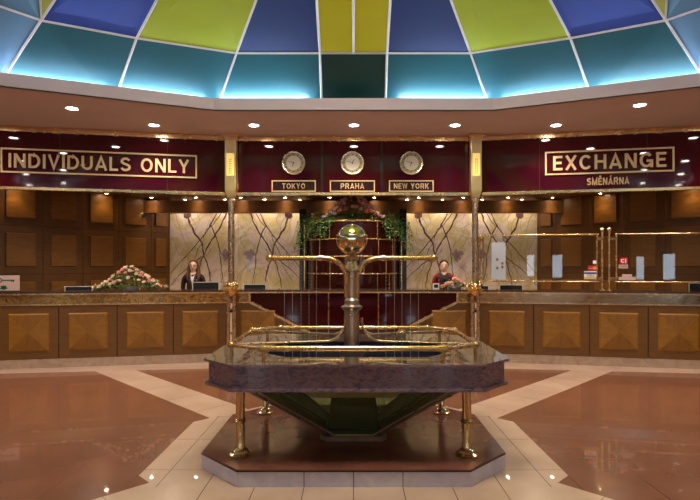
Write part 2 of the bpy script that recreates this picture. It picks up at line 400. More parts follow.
# polygon of the dome opening, mirrored about x and about y = 1.0
q0 = [(1.8, 6.7), (3.9, 5.81), (5.5, 4.0), (6.0, 1.9)]
YM = 1.0
def ring(q, z):
    r_ = [(x, y, z) for x, y in q] + [(x, 2 * YM - y, z) for x, y in q[::-1]]
    return r_ + [(-x, y, z_) for x, y, z_ in r_[::-1]]
inner = ring(q0, HC)
outer_q = [(2.6, 8.16), (5.1, 7.55), (8.0, 6.2), (8.0, 2.2)]
outerp = ring(outer_q, HC)
outerp = [(x, (8.16 if y > 8 else y) if y > 0 else min(y, -8) if abs(x) < 6 else y, z) for x, y, z in outerp]
k = len(inner)
ce = MB().mat('ceiling')
for i in range(k):
    j = (i + 1) % k
    ce.add([inner[i], inner[j], outerp[j], outerp[i]], [(0, 1, 2, 3)])
    up = lambda q: (q[0], q[1], q[2] + .015)
    ce.add([up(inner[i]), up(inner[j]), up(outerp[j]), up(outerp[i])], [(3, 2, 1, 0)])
    ce.add([outerp[i], outerp[j], up(outerp[j]), up(outerp[i])], [(0, 1, 2, 3)])
ceil = struct(ce.build('ceiling'))
# upstand around the opening
fa = MB()
for i in range(k):
    j = (i + 1) % k
    a_, b_ = Vector(inner[i]), Vector(inner[j])
    z = Vector((0, 0, .15)); cen = Vector((0, YM, 0))
    def outw(q, dd): dv = Vector((q.x, q.y - YM, 0)); return q + dv.normalized() * dd
    fa.add([a_, b_, b_ + z, a_ + z, outw(a_, .05), outw(b_, .05), outw(b_, .05) + z, outw(a_, .05) + z],
           [(0, 1, 2, 3), (5, 4, 7, 6), (3, 2, 6, 7), (0, 4, 5, 1)])
struct(fa.build('trim_1', 'fascia'))
# dome shell: ring points from bottom to top, right half
Z0, Z1, Z2 = 3.58, 4.15, 4.95
def mir(x, y, z, s): return Vector((s * x, y, z))
b0 = [(.43, 7.08), (1.87, 7.06), (3.05, 6.62), (4.2, 6.12), (5.9, 4.2), (6.4, 2.0), (6.4, 0.0)]
b1 = [(.42, 6.5), (1.46, 6.5), (2.53, 6.07), (3.38, 5.63), (4.72, 3.9), (5.2, 1.9), (5.2, .1)]
b2 = [(.41, 5.0), (.60, 5.0), (1.35, 4.9), (2.25, 4.97), (3.0, 4.86), (3.35, 3.3), (3.6, 1.9)]
def mirr_y(q): return (q[0], 2 * YM - q[1])
tri = []       # (points, material)
def quad(a_, b_, c_, d_, m_): tri.append(([a_, b_, c_, d_] if d_ else [a_, b_, c_], m_))
up3 = lambda q, z: (q[0], q[1], z)
for s in (1, -1):
    S = lambda q, z: (s * q[0], q[1], z)
    low = ['d_teal', 'd_teal', 'd_teal', 'd_sky', 'd_teal', 'd_teal']
    for i in range(6):
        quad(S(b0[i], Z0), S(b0[i + 1], Z0), S(b1[i + 1], Z1), S(b1[i], Z1), low[i])
    quad((0, b1[0][1], Z1), S(b1[0], Z1), S(b2[0], Z2), (0, b2[0][1], Z2), 'd_olive')
    quad(S(b1[0], Z1), S(b1[1], Z1), S(b2[1], Z2), S(b2[0], Z2), 'd_navy')
    quad(S(b1[1], Z1), S(b1[2], Z1), S(b2[2], Z2), S(b2[1], Z2), 'd_lime')
    quad(S(b1[2], Z1), S(b1[3], Z1), S(b2[3], Z2), S(b2[2], Z2), 'd_blue')
    quad(S(b1[3], Z1), S(b2[4], Z2), S(b2[3], Z2), None, 'd_pale')
    quad(S(b1[3], Z1), S(b1[4], Z1), S(b2[5], Z2), S(b2[4], Z2), 'd_sky')
    quad(S(b1[4], Z1), S(b1[5], Z1), S(b2[6], Z2), S(b2[5], Z2), 'd_lime')
quad((-b0[0][0], b0[0][1], Z0), (b0[0][0], b0[0][1], Z0), (b1[0][0], b1[0][1], Z1), (-b1[0][0], b1[0][1], Z1), 'd_dark')
edges = set()
def ek(a_, b_):
    a_, b_ = tuple(round(v, 3) for v in a_), tuple(round(v, 3) for v in b_)
    return (a_, b_) if a_ < b_ else (b_, a_)
cen = Vector((0, YM, 3.4))
for pts, mt in list(tri):
    for back in (False, True):
        pp = [(x, 2 * YM - y, z) if back else (x, y, z) for x, y, z in pts]
        ps = [Vector(q) for q in pp]
        nrm = (ps[1] - ps[0]).cross(ps[2] - ps[0]).normalized()
        if nrm.dot(cen - ps[0]) > 0: nrm = -nrm
        kk = len(ps)
        o = MB().add([tuple(q) for q in ps] + [tuple(q + nrm * .02) for q in ps],
                 [list(range(kk)), list(range(kk, 2 * kk))[::-1]] + [(i, (i + 1) % kk, kk + (i + 1) % kk, kk + i) for i in range(kk)]).build('dome_panel', mt, ceil)
        for i in range(kk):
            edges.add(ek(pp[i], pp[(i + 1) % kk]))
mu = MB()
for a_, b_ in edges:
    a_, b_ = Vector(a_), Vector(b_)
    if abs(a_.z - Z0) < .01 and abs(b_.z - Z0) < .01: continue
    mu.tube([a_, b_], .016, 4)
mu.build('dome_mullions', 'white_bar', ceil)
# dome crown
cr = [(x, y, Z2) for x, y in [(.41, 5.0), (.60, 5.0), (1.35, 4.9), (2.25, 4.97), (3.0, 4.86), (3.35, 3.3), (3.6, 1.9)]]
cr = cr + [(x, 2 * YM - y, z) for x, y, z in cr[::-1]]; cr = cr + [(-x, y, z) for x, y, z in cr[::-1]]
MB().add(cr + [(x, y, z + .03) for x, y, z in cr], [list(range(len(cr))), list(range(len(cr), 2 * len(cr)))]).build('dome_crown', 'd_lime', ceil)
MB().box(-9, 9, -9, 12.2, 5.3, 5.4).build('roof_slab', 'wall_plain', ceil)
# cove ledge and light strips behind the upstand
lg = MB()
for i in range(k):
    j = (i + 1) % k
    o1 = lambda q, dd, z: tuple(Vector((q[0], q[1], z)) + Vector((q[0], q[1] - YM, 0)).normalized() * dd)
    lg.add([o1(inner[i], .05, HC + .02), o1(inner[j], .05, HC + .02), o1(inner[j], .75, HC + .02), o1(inner[i], .75, HC + .02)], [(0, 1, 2, 3)])
lg.build('cove_ledge', 'fascia', ceil)
strips = []
for s in (1, -1):
    strips.append(((s * .62, 6.90), (s * 1.76, 6.90)))
    strips.append(((s * 1.97, 6.86), (s * 2.89, 6.50)))
    strips.append(((s * 3.05, 6.44), (s * 4.03, 6.02)))
    for q in [((4.2, 5.75), (5.6, 4.15)), ((5.75, 3.9), (6.18, 2.05)), ((6.2, 1.9), (6.2, .1))]:
        strips.append(((s * q[0][0], q[0][1]), (s * q[1][0], q[1][1])))
for i, (p0, p1) in enumerate(strips):
    o = MB().tube([(p0[0], p0[1], HC + .155), (p1[0], p1[1], HC + .155)], .022, 8).build('cove_lamp', 'cove', ceil)
for (p0, p1) in strips:
    if abs(p0[1] - p1[1]) < .01 and abs(p0[0] - p1[0]) < .01: continue
    MB().tube([(p0[0], 2 * YM - p0[1], HC + .155), (p1[0], 2 * YM - p1[1], HC + .155)], .022, 8).build('cove_lamp', 'cove', ceil)

# round drum lamp added in the dome crown, out of view, as frontal fill
cl = thing('added_fill_lamp', 'added fill lamp, a round luminous drum in the crown of the dome, above the camera', 'ceiling light', (0, 2.9, Z2))
MB().lathe([(.0, -.28), (.55, -.26), (.55, -.06), (.0, -.05)], n=32).build('diffuser', 'fill_lamp_glow', cl, 40)
MB().lathe([(.0, -.05), (.62, -.05), (.62, .0), (0, .0)], n=32).build('mount', 'brass', cl, 40)
# walls
SL = 1.94 / 1.61
def wallpt(X_): return 11.4 - (abs(X_) - 4.04) * SL
ang = math.atan2(1.94, 1.61); Lw = 6.2
for s, nm in ((-1, 'wall_left'), (1, 'wall_right')):
    w = bpy.data.objects.new(nm, None); C.objects.link(w); struct(w)
    w.location = (s * 4.04, 11.4, 0); w.rotation_euler = (0, 0, -s * ang)
    # local x runs along the wall towards the camera side: for s=+1 +x, for s=-1 -x; room side is local -y
    def bx(mb, u0, u1, y0, y1, z0, z1): mb.box(min(s * u0, s * u1), max(s * u0, s * u1), y0, y1, z0, z1)
    mb = MB(); bx(mb, 0, Lw, .02, .2, 0, 5.3); mb.build('wall_board', 'seam', w)
    seams = [0, .42, 1.12, 1.82, 2.52] + [2.52 + .72 * i for i in range(1, 5)]
    rows = [0, .475, 1.336, 2.197, 3.05]
    for i in range(len(seams) - 1):
        for j in range(4):
            u0, u1, z0, z1 = seams[i] + .004, seams[i + 1] - .004, rows[j] + .004, rows[j + 1] - .004
            mb = MB().mat('wall_wood'); bx(mb, u0, u1, 0, .03, z0, z1)
            if u1 - u0 > .3:
                mu_ = .10 if u1 - u0 > .5 else .06
                iu0, iu1, iz0, iz1 = u0 + mu_ + .02, u1 - mu_ - .02, z0 + .13, z1 - .13
                if iz1 > iz0 + .1:
                    a0, a1 = min(s * iu0, s * iu1), max(s * iu0, s * iu1)
                    e = .03
                    mb.mat('wall_wood_panel').add([(a0, 0, iz0), (a1, 0, iz0), (a1, 0, iz1), (a0, 0, iz1), (a0 + .01, -.035, iz0 + .01), (a1 - .01, -.035, iz0 + .01), (a1 - .01, -.035, iz1 - .01), (a0 + .01, -.035, iz1 - .01)],
                        [(0, 1, 5, 4), (1, 2, 6, 5), (2, 3, 7, 6), (3, 0, 4, 7), (4, 5, 6, 7)])
            mb.build('wall_panel', None, w)
YB = 11.4
wb = struct(MB().box(-4.5, 4.5, YB + .03, YB + .2, 0, 5.3).build('wall_back', 'wall_wood'))
# onyx cladding, book matched
PXU = 1.5
halfveins = [ # u 0..1 from the pair's centre line, w 0..1 up from counter height, width, material
    ([(.17, 1.02), (.24, .86), (.33, .72), (.42, .6), (.5, .45), (.57, .28), (.62, .12), (.64, -.05)], .030, 'vein'),
    ([(.75, 1.03), (.70, .86), (.62, .72), (.53, .6), (.50, .44), (.44, .3), (.40, .1)], .036, 'vein'),
    ([(.32, 1.0), (.42, .82), (.55, .66), (.7, .5), (.84, .36), (.99, .2)], .022, 'vein'),
    ([(.40, .84), (.33, .7), (.27, .5), (.25, .3), (.22, .12), (.2, -.05)], .022, 'vein'),
    ([(.5, .45), (.66, .34), (.84, .2), (.99, .04)], .018, 'vein'),
    ([(.24, 1.02), (.36, .86), (.47, .77), (.52, .62), (.6, .5), (.66, .3), (.8, .1)], .013, 'vein'),
    ([(.92, 1.0), (.86, .84), (.8, .66), (.72, .52)], .011, 'vein_faint'),
    ([(.0, .66), (.14, .72), (.3, .74)], .008, 'vein_faint'), ([(0, .86), (.12, .8), (.26, .84)], .008, 'vein_faint'),
    ([(.02, .1), (.08, .26), (.2, .34), (.27, .45)], .010, 'vein_faint'),
    ([(.45, .3), (.4, .18), (.46, .05)], .012, 'vein'), ([(.62, .12), (.5, .02)], .010, 'vein_faint'),
    ([(.86, .44), (.93, .62), (.98, .7)], .009, 'vein_faint'), ([(.7, .5), (.74, .34), (.7, .2), (.76, .02)], .010, 'vein_faint'),
    ([(.05, 1.0), (.1, .92), (.2, .88)], .008, 'vein_faint'), ([(.6, 1.0), (.56, .9), (.62, .8)], .010, 'vein_faint')]
def onyx_panel(xc, xe):
    mb = MB().mat('onyx')
    mb.box(min(xc, xe) + .002, max(xc, xe) - .002, YB, YB + .03, .02, HB)
    lift = [0]
    def strip_(pts, wd, mt):
        lift[0] += 1; YV = YB - .0008 - .00012 * lift[0]
        mb.mat(mt); P = [Vector((xc + (xe - xc) * u, 0, .97 + 1.66 * w_)) for u, w_ in pts]
        # smooth by Catmull-Rom
        Q = []
        for i in range(len(P) - 1):
            p0, p1, p2, p3 = P[max(i - 1, 0)], P[i], P[i + 1], P[min(i + 2, len(P) - 1)]
            for t_ in (0, .25, .5, .75):
                Q.append(.5 * ((2 * p1) + (p2 - p0) * t_ + (2 * p0 - 5 * p1 + 4 * p2 - p3) * t_ ** 2 + (3 * p1 - p0 - 3 * p2 + p3) * t_ ** 3))
        Q.append(P[-1])
        rs = random.Random(len(pts) * 31 + int(wd * 1000))
        L, Rr = [], []
        for i, q in enumerate(Q):
            d_ = (Q[min(i + 1, len(Q) - 1)] - Q[max(i - 1, 0)]).normalized(); nn = Vector((-d_.z, 0, d_.x))
            ww = wd * (.75 + .6 * rs.random()) * (1 - .6 * i / len(Q))
            j_ = rs.uniform(-.012, .012)
            L.append((q.x + nn.x * (ww / 2) + j_, YV, min(q.z + nn.z * ww / 2, HB - .005))); Rr.append((q.x - nn.x * ww / 2 + j_, YV, min(q.z - nn.z * ww / 2, HB - .005)))
        for i in range(len(Q) - 1): mb.add([L[i], Rr[i], Rr[i + 1], L[i + 1]], [(0, 1, 2, 3)])
    for pts, wd, mt in halfveins: strip_(pts, wd * 1.15, mt)
    rv = random.Random(11)
    for _ in range(22):
        u, w_ = rv.uniform(.02, .98), rv.uniform(.2, 1.0); pts = [(u, w_)]; dx = rv.uniform(-.09, .09)
        for _k in range(rv.randint(2, 4)):
            u = min(.99, max(.01, u + dx + rv.uniform(-.05, .05))); w_ -= rv.uniform(.06, .15); pts.append((u, max(-.1, w_)))
        strip_(pts, rv.uniform(.005, .011), rv.choice(('vein_faint', 'vein_faint', 'vein')))
    # purple knot
    kx, kz = xc + (xe - xc) * .17, .97 + 1.66 * .45
    rs = random.Random(5)
    for kk_, (rx_, rz_) in enumerate(((.075, .12), (.045, .075), (.022, .04))):
        mb.mat('vein_faint' if kk_ == 0 else 'knot').add([(kx + (xe - xc) * rx_ * (1 + .28 * math.sin(3 * a_ * PI / 16 + kk_) + .12 * math.sin(7 * a_ * PI / 16)) * math.cos(a_ * PI / 16), YB - .006 - .0003 * kk_, kz + rz_ * (1 + .25 * math.cos(5 * a_ * PI / 16 + kk_)) * math.sin(a_ * PI / 16)) for a_ in range(32)], [list(range(32))])
    kx, kz = xc + (xe - xc) * .74, .97 + 1.66 * .97
    mb.mat('vein').add([(kx + (xe - xc) * .055 * c_[0], YB - .0066, kz + .07 * c_[1]) for c_ in ((-1, 1), (1, 1), (1, -.5), (.3, -1), (-.4, -.8), (-1, -.2))], [list(range(6))])
    return mb.build('onyx_panel', None, wb)
for s in (-1, 1):
    xc = s * 2.53
    onyx_panel(xc, s * 4.03); onyx_panel(xc, s * 1.03)
# low ceiling behind the counter and the timber pelmet
lc = MB().prism([(-8, 7.0), (-5.3, 7.5), (-1.9, 8.17), (1.9, 8.17), (5.3, 7.5), (8, 7.0), (8, 12.2), (-8, 12.2)], HB, HB + .06)
struct(lc.build('ceiling.001', 'wall_wood'))
pe = MB()
pe.box(-4.4, 4.4, 10.9, 11.0, 2.59, 2.85)
for x_ in (-4.4, 4.3): pe.box(x_, x_ + .1, 11.0, 11.38, 2.59, 2.85)
struct(pe.build('trim_2', 'brow_wood'))
# side and rear walls of the lobby behind the camera
struct(MB().box(-9, -8.9, -9, 12.2, 0, 5.3).build('wall_left', 'wall_plain'))
struct(MB().box(8.9, 9, -9, 12.2, 0, 5.3).build('wall_right', 'wall_plain'))
wf = struct(MB().box(-8.9, 8.9, -8.6, -8.5, 0, 5.3).build('wall_front', 'wall_plain'))
for i, (x_, w_, z0_, z1_) in enumerate([(1.62, .30, 1.0, 1.95), (2.75, .40, .95, 1.95), (6.0, .28, .9, 1.85), (7.05, .42, .9, 1.95), (-2.9, .5, .9, 2.1), (-6.2, .5, .9, 2.1)]):
    wn = struct(MB().box(x_ - w_ / 2, x_ + w_ / 2, -8.49, -8.47, z0_, z1_).build('window_%d' % (i + 1), 'daylight'))
    rect_frame(MB(), x_ - w_ / 2 - .06, x_ + w_ / 2 + .06, z0_ - .06, z1_ + .06, .06, -8.5, -8.44).build('window_frame', 'wall_wood', wn)

# ---------------------------------------------------------------- counter runs
KX, KY = 1.9, 8.1
A = math.atan(.2)
# curb
cp = lambda off: [(-5.6, KY - .2 * 3.7 * 1.0 + off), (-KX, KY + off), (KX, KY + off), (5.6, KY - .2 * 3.7 + off)]
f_, b_ = cp(-.02), cp(.5)
struct(MB().prism(f_ + b_[::-1], 0, .13).build('baseboard_back', 'curb'))
ordinal = ['first', 'second', 'third', 'fourth', 'fifth']
def counter_unit(name, label, loc, rz, w=.8, group='timber counter front units'):
    t_ = thing(name, label, 'counter unit', loc, rz, group)
    z0, z1 = 0, .78
    mb = MB().mat('seam').box(-w / 2, w / 2, .02, .45, z0, z1)
    mb.build('carcass', None, t_)
    g = .006; x0, x1 = -w / 2 + g, w / 2 - g; fz0, fz1 = z0 + .005, z1 - .005
    px0, px1, pz0, pz1 = -.27, .27, .115, .665
    mb = MB()
    for pts in ([(x0, fz0), (x1, fz0), (px1, pz0), (px0, pz0)], [(x1, fz0), (x1, fz1), (px1, pz1), (px1, pz0)],
                [(x1, fz1), (x0, fz1), (px0, pz1), (px1, pz1)], [(x0, fz1), (x0, fz0), (px0, pz0), (px0, pz1)]):
        mb.vprism(pts, 0, .02)
    mb.build('frame', 'wood_frame', t_)
    mb = MB(); e = .02
    o4 = [(px0, pz0), (px1, pz0), (px1, pz1), (px0, pz1)]; i4 = [(px0 + e, pz0 + e), (px1 - e, pz0 + e), (px1 - e, pz1 - e), (px0 + e, pz1 - e)]
    mb.mat('wood_panel')
    for i in range(4):
        j = (i + 1) % 4
        mb.add([(o4[i][0], .0, o4[i][1]), (o4[j][0], .0, o4[j][1]), (i4[j][0], -.022, i4[j][1]), (i4[i][0], -.022, i4[i][1])], [(0, 1, 2, 3)])
    for i in range(4):
        j = (i + 1) % 4; mb.mat('wood_panel' if i % 2 else 'wood_panel_b')
        mb.add([(i4[i][0], -.022, i4[i][1]), (i4[j][0], -.022, i4[j][1]), (0, -.034, (pz0 + pz1) / 2)], [(0, 1, 2)])
    mb.build('raised_panel', None, t_)
    return t_
lft = ['timber counter front under the left brass pole, nearest the fountain', 'timber counter front beneath the long pink rose arrangement, right half', 'timber counter front below the left end of the pink roses', 'leftmost full timber counter front, below the white key sign', 'timber counter front cut off by the left edge of the photo']
rgt = ['timber counter front just right of the right brass pole', 'timber counter front under the first glass screen', 'timber counter front under the pair of slim brass posts', 'timber counter front under the second glass screen', 'timber counter front cut off by the right edge of the photo']
for s, labs, nm in ((-1, lft, 0), (1, rgt, 1)):
    for i in range(5):
        if i == 4: pass
        u = (.065 + .8 * (i + .5))
        x_ = s * (KX + u * math.cos(A)); y_ = KY - u * math.sin(A)
        counter_unit('counter_unit', labs[i], (x_, y_, .13), -s * A)
# centre run: timber wings either side of the red triangle
def centre_wing(s, label):
    t_ = thing('counter_unit', label, 'counter unit', (0, KY, .13), 0, 'timber counter front units')
    pts = [(s * 1.89, .0), (s * 1.89, .78), (s * 1.6, .78), (s * .12, 0.0)]
    if s > 0: pts = pts[::-1]
    MB().vprism(pts, .0, .04).build('frame', 'wood_frame', t_)
    x0, x1 = sorted((s * 1.22, s * 1.76)); z0, z1 = .115, .665
    zi = [(x0, z0), (x1, z0), (x1, z1), (x0, z1)]
    mb = MB().mat('wood_panel'); e = .02
    i4 = [(x0 + e, z0 + e), (x1 - e, z0 + e), (x1 - e, z1 - e), (x0 + e, z1 - e)]
    for i in range(4):
        j = (i + 1) % 4; mb.mat('wood_panel')
        mb.add([(zi[i][0], 0, zi[i][1]), (zi[j][0], 0, zi[j][1]), (i4[j][0], -.022, i4[j][1]), (i4[i][0], -.022, i4[i][1])], [(0, 1, 2, 3)])
        mb.mat('wood_panel' if i % 2 else 'wood_panel_b').add([(i4[i][0], -.022, i4[i][1]), (i4[j][0], -.022, i4[j][1]), ((x0 + x1) / 2, -.034, (z0 + z1) / 2)], [(0, 1, 2)])
    mb.build('raised_panel', None, t_)
centre_wing(-1, 'timber counter wing left of the red glass triangle'); centre_wing(1, 'timber counter wing right of the red glass triangle')
rt = thing('red_glass_panel', 'dark red glass triangle set in the middle of the counter front', 'glass panel', (0, KY, .13))
MB().vprism([(-1.62, .95), (-1.62, .80), (-.05, 0), (.05, 0), (1.62, .80), (1.62, .95)], .05, .07).build('pane', 'red_glass', rt)
for s in (-1, 1):
    mb = MB(); d_ = Vector((1.57, 0, .80)).normalized(); nn = Vector((-d_.z, 0, d_.x))
    q = [Vector((.06, 0, 0)), Vector((1.6, 0, .785))]
    mb.vprism([(s * v.x, v.z) for v in ([q[0] - nn * .02, q[1] - nn * .02, q[1] + nn * .02, q[0] + nn * .02][::s])], -.02, .06)
    mb.box(min(s * 1.6, s * 1.63), max(s * 1.6, s * 1.63), -.02, .06, .78, .95)
    mb.build('brass_edge', 'brass', rt)
for x_ in (-.39, .39): MB().tube([(x_, .035, .22), (x_, .035, .94)], .010, 8).build('rod', 'brass_pole', rt)

# counter top: continuous
ct = thing('countertop', 'long dark polished stone reception top following the bent counter', 'countertop', (0, KY, 0))
def run(off0, off1):
    f_ = [(-5.7, -.76 + off0), (-KX, off0), (KX, off0), (5.7, -.76 + off0)]; b_ = [(-5.7, -.76 + off1), (-KX, off1), (KX, off1), (5.7, -.76 + off1)]
    return f_ + b_[::-1]
MB().prism(run(-.06, .42), 1.085, 1.115).build('stone_slab', 'counter_stone', ct)
MB().prism(run(-.065, -.03), 1.066, 1.087).build('brass_edge', 'brass', ct)
def seg(x0, x1, y0, y1, o0, o1): return [(x0, y0 + o0), (x1, y1 + o0), (x1, y1 + o1), (x0, y0 + o1)]
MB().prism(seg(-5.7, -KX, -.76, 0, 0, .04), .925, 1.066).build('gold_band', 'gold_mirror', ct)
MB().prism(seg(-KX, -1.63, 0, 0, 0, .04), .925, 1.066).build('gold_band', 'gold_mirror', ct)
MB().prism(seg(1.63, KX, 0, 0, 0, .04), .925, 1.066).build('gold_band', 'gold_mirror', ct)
MB().prism(seg(KX, 5.7, 0, -.76, 0, .04), .925, 1.066).build('gold_band', 'dim_gold_mirror', ct)
for sgm in ((-5.7, -KX, -.76, 0), (-KX, -1.63, 0, 0), (1.63, KX, 0, 0), (KX, 5.7, 0, -.76)):
    MB().prism(seg(*sgm, -.015, .03), .908, .926).build('brass_trim', 'brass', ct)
# rear desk that carries the screens
dk = thing('staff_desk', 'low timber work desk hidden behind the reception counter', 'desk', (0, KY, 0))
MB().prism([(-5.2, -.15), (-KX, .47), (KX, .47), (5.2, -.19), (5.2, .22), (KX, .88), (-KX, .88), (-5.2, .22)], .72, .76).build('desk_top', 'wall_wood', dk)
for x_ in (-5.0, -1.9, 1.9, 5.0):
    y_ = .68 if abs(x_) < 2 else .02
    MB().box(x_ - .03, x_ + .03, y_ - .15, y_ + .15, 0, .72).build('leg', 'wall_wood', dk)

# ---------------------------------------------------------------- header boards over the counter
ZT, ZBm = 3.42, 2.625
def trims(t_, x0, x1):
    mb = MB(); mb.box(x0, x1, -.05, .06, ZT, HC - .005); mb.box(x0, x1, -.065, .0, ZT + .015, ZT + .035); mb.build('top_trim', 'brass', t_)
    mb = MB(); mb.box(x0, x1, -.04, .06, 2.585, ZBm); mb.build('bottom_trim', 'brass', t_)
LS = 3.75
for s, lab in ((-1, 'dark red glass header board reading INDIVIDUALS ONLY above the left counter'), (1, 'dark red glass header board reading EXCHANGE above the right counter')):
    t_ = thing('sign_board', lab, 'sign', (s * KX, KY, 0), -s * A, 'red glass header boards')
    a0, a1 = (s * .1, s * LS); x0, x1 = min(a0, a1), max(a0, a1)
    MB().box(x0, x1, 0, .03, ZBm, ZT).build('glass_panel', 'red_glass', t_)
    trims(t_, x0, x1)
    mb = MB()
    def onseg(px, py):      # pixel -> local (u, z) on this run
        kx = (px - CX) / F; Yp = (KY + .2 * KX) / (1 + .2 * s * kx)
        return ((kx * Yp - s * KX) / math.cos(A), CH + (HY - py) / F * Yp)
    if s < 0:
        (fx0, _), (fx1, _) = onseg(1, 150), onseg(197, 160); z0, z1 = 2.83, 3.185
        rect_frame(mb, fx0, fx1, z0, z1, .022, -.018, 0).build('sign_frame', 'letter_brass', t_)
        (tx0, _), (tx1, _) = onseg(9, 150), onseg(189, 160)
        text('lettering', 'INDIVIDUALS ONLY', tx1 - tx0, .205, t_, 'letter_brass', ((tx0 + tx1) / 2, -.002, (z0 + z1) / 2), .015, .155, .17)
    else:
        (fx0, _), (fx1, _) = onseg(545, 150), onseg(674, 160); z0, z1 = 2.86, 3.215
        rect_frame(mb, fx0, fx1, z0, z1, .022, -.018, 0).build('sign_frame', 'letter_brass', t_)
        (tx0, _), (tx1, _) = onseg(553, 150), onseg(666, 160)
        text('lettering', 'EXCHANGE', tx1 - tx0, .215, t_, 'letter_brass', ((tx0 + tx1) / 2, -.002, (z0 + z1) / 2), .015, .16, .19)
        (tx0, _), (tx1, _) = onseg(587, 150), onseg(629, 160)
        text('lettering', 'SM\u011aN\u00c1RNA', tx1 - tx0, .105, t_, 'letter_brass', ((tx0 + tx1) / 2, -.002, 2.745), .012, .17, .19)
    for xq in (.95, 2.45): MB().box(s * xq - .004, s * xq + .004, -.004, 0, ZBm, ZT).build('pane_joint', 'seam', t_)
t_ = thing('clock_board', 'dark red glass header board carrying the three world clocks', 'sign', (0, KY, 0), 0, 'red glass header boards')
for x0, x1 in ((-1.81, -.50), (-.48, .43), (.45, 1.81)): MB().box(x0, x1, 0, .03, ZBm, ZT).build('glass_panel', 'red_glass', t_)
for x_ in (-.49, .44):
    MB().box(x_ - .02, x_ + .02, -.012, .02, ZBm, ZT).build('pane_joint', 'red_drum', t_)
trims(t_, -1.81, 1.81)

# clocks and name plates
def clock(px, name_, w, hh, mm):
    c_ = at(px, 163.3, KY)
    t_ = thing('wall_clock', 'round cream wall clock hanging above the %s plate' % name_, 'clock', (c_.x, KY - .001, c_.z), 0, 'world clocks on the red header')
    MB().lathe([(0, 0), (.165, 0), (.180, -.012), (.183, -.03), (.172, -.042), (.160, -.040), (.158, -.028)], n=40, axis='y').build('rim', 'clock_rim', t_, 40)
    mb = MB().mat('clock_ring').lathe([(.160, -.026), (.112, -.026)], n=40, axis='y')
    mb.mat('clock_face').lathe([(.112, -.027), (0, -.027)], n=40, axis='y')
    mb.mat('black')
    for i in range(12):
        a_ = i * PI / 6; c, s_ = math.cos(a_), math.sin(a_); w_ = .005
        mb.add([(c * .120 - s_ * w_, -.0285, s_ * .120 + c * w_), (c * .120 + s_ * w_, -.0285, s_ * .120 - c * w_), (c * .145 + s_ * w_, -.0285, s_ * .145 - c * w_), (c * .145 - s_ * w_, -.0285, s_ * .145 + c * w_)], [(0, 1, 2, 3)])
    mb.build('face', None, t_)
    for nm, L, a_, w_ in (('hour_hand', .062, hh, .006), ('minute_hand', .095, mm, .004)):
        a_ = R(90 - a_); c, s_ = math.cos(a_), math.sin(a_)
        q = [(-c * .015 - s_ * w_, -s_ * .015 + c * w_), (-c * .015 + s_ * w_, -s_ * .015 - c * w_), (c * L + s_ * w_ * .5, s_ * L - c * w_ * .5), (c * L - s_ * w_ * .5, s_ * L + c * w_ * .5)]
        MB().vprism(q, -.034, -.031).build(nm, 'black', t_)
    q0_, q1_ = at(px - w, 180.5, KY), at(px + w, 191.8, KY)
    n_ = thing('name_plate', 'small framed plate reading %s under its clock' % name_, 'sign', ((q0_.x + q1_.x) / 2, KY, q1_.z), 0, 'city name plates')
    ww, hh_ = q1_.x - q0_.x, q0_.z - q1_.z
    MB().box(-ww / 2 + .01, ww / 2 - .01, -.008, -.0015, .01, hh_ - .01).build('plate', 'red_drum', n_)
    rect_frame(MB(), -ww / 2, ww / 2, 0, hh_, .016, -.02, -.0015).build('frame', 'letter_brass', n_)
    text('lettering', name_, ww * (.52 if len(name_) < 6 else .78), .083, n_, 'letter_brass', (0, -.009, hh_ / 2), .006, .14, .2)
clock(293.8, 'TOKYO', 22, 200, 290); clock(352.4, 'PRAHA', 22.5, 25, 290); clock(411.2, 'NEW YORK', 22.3, 200, 290)

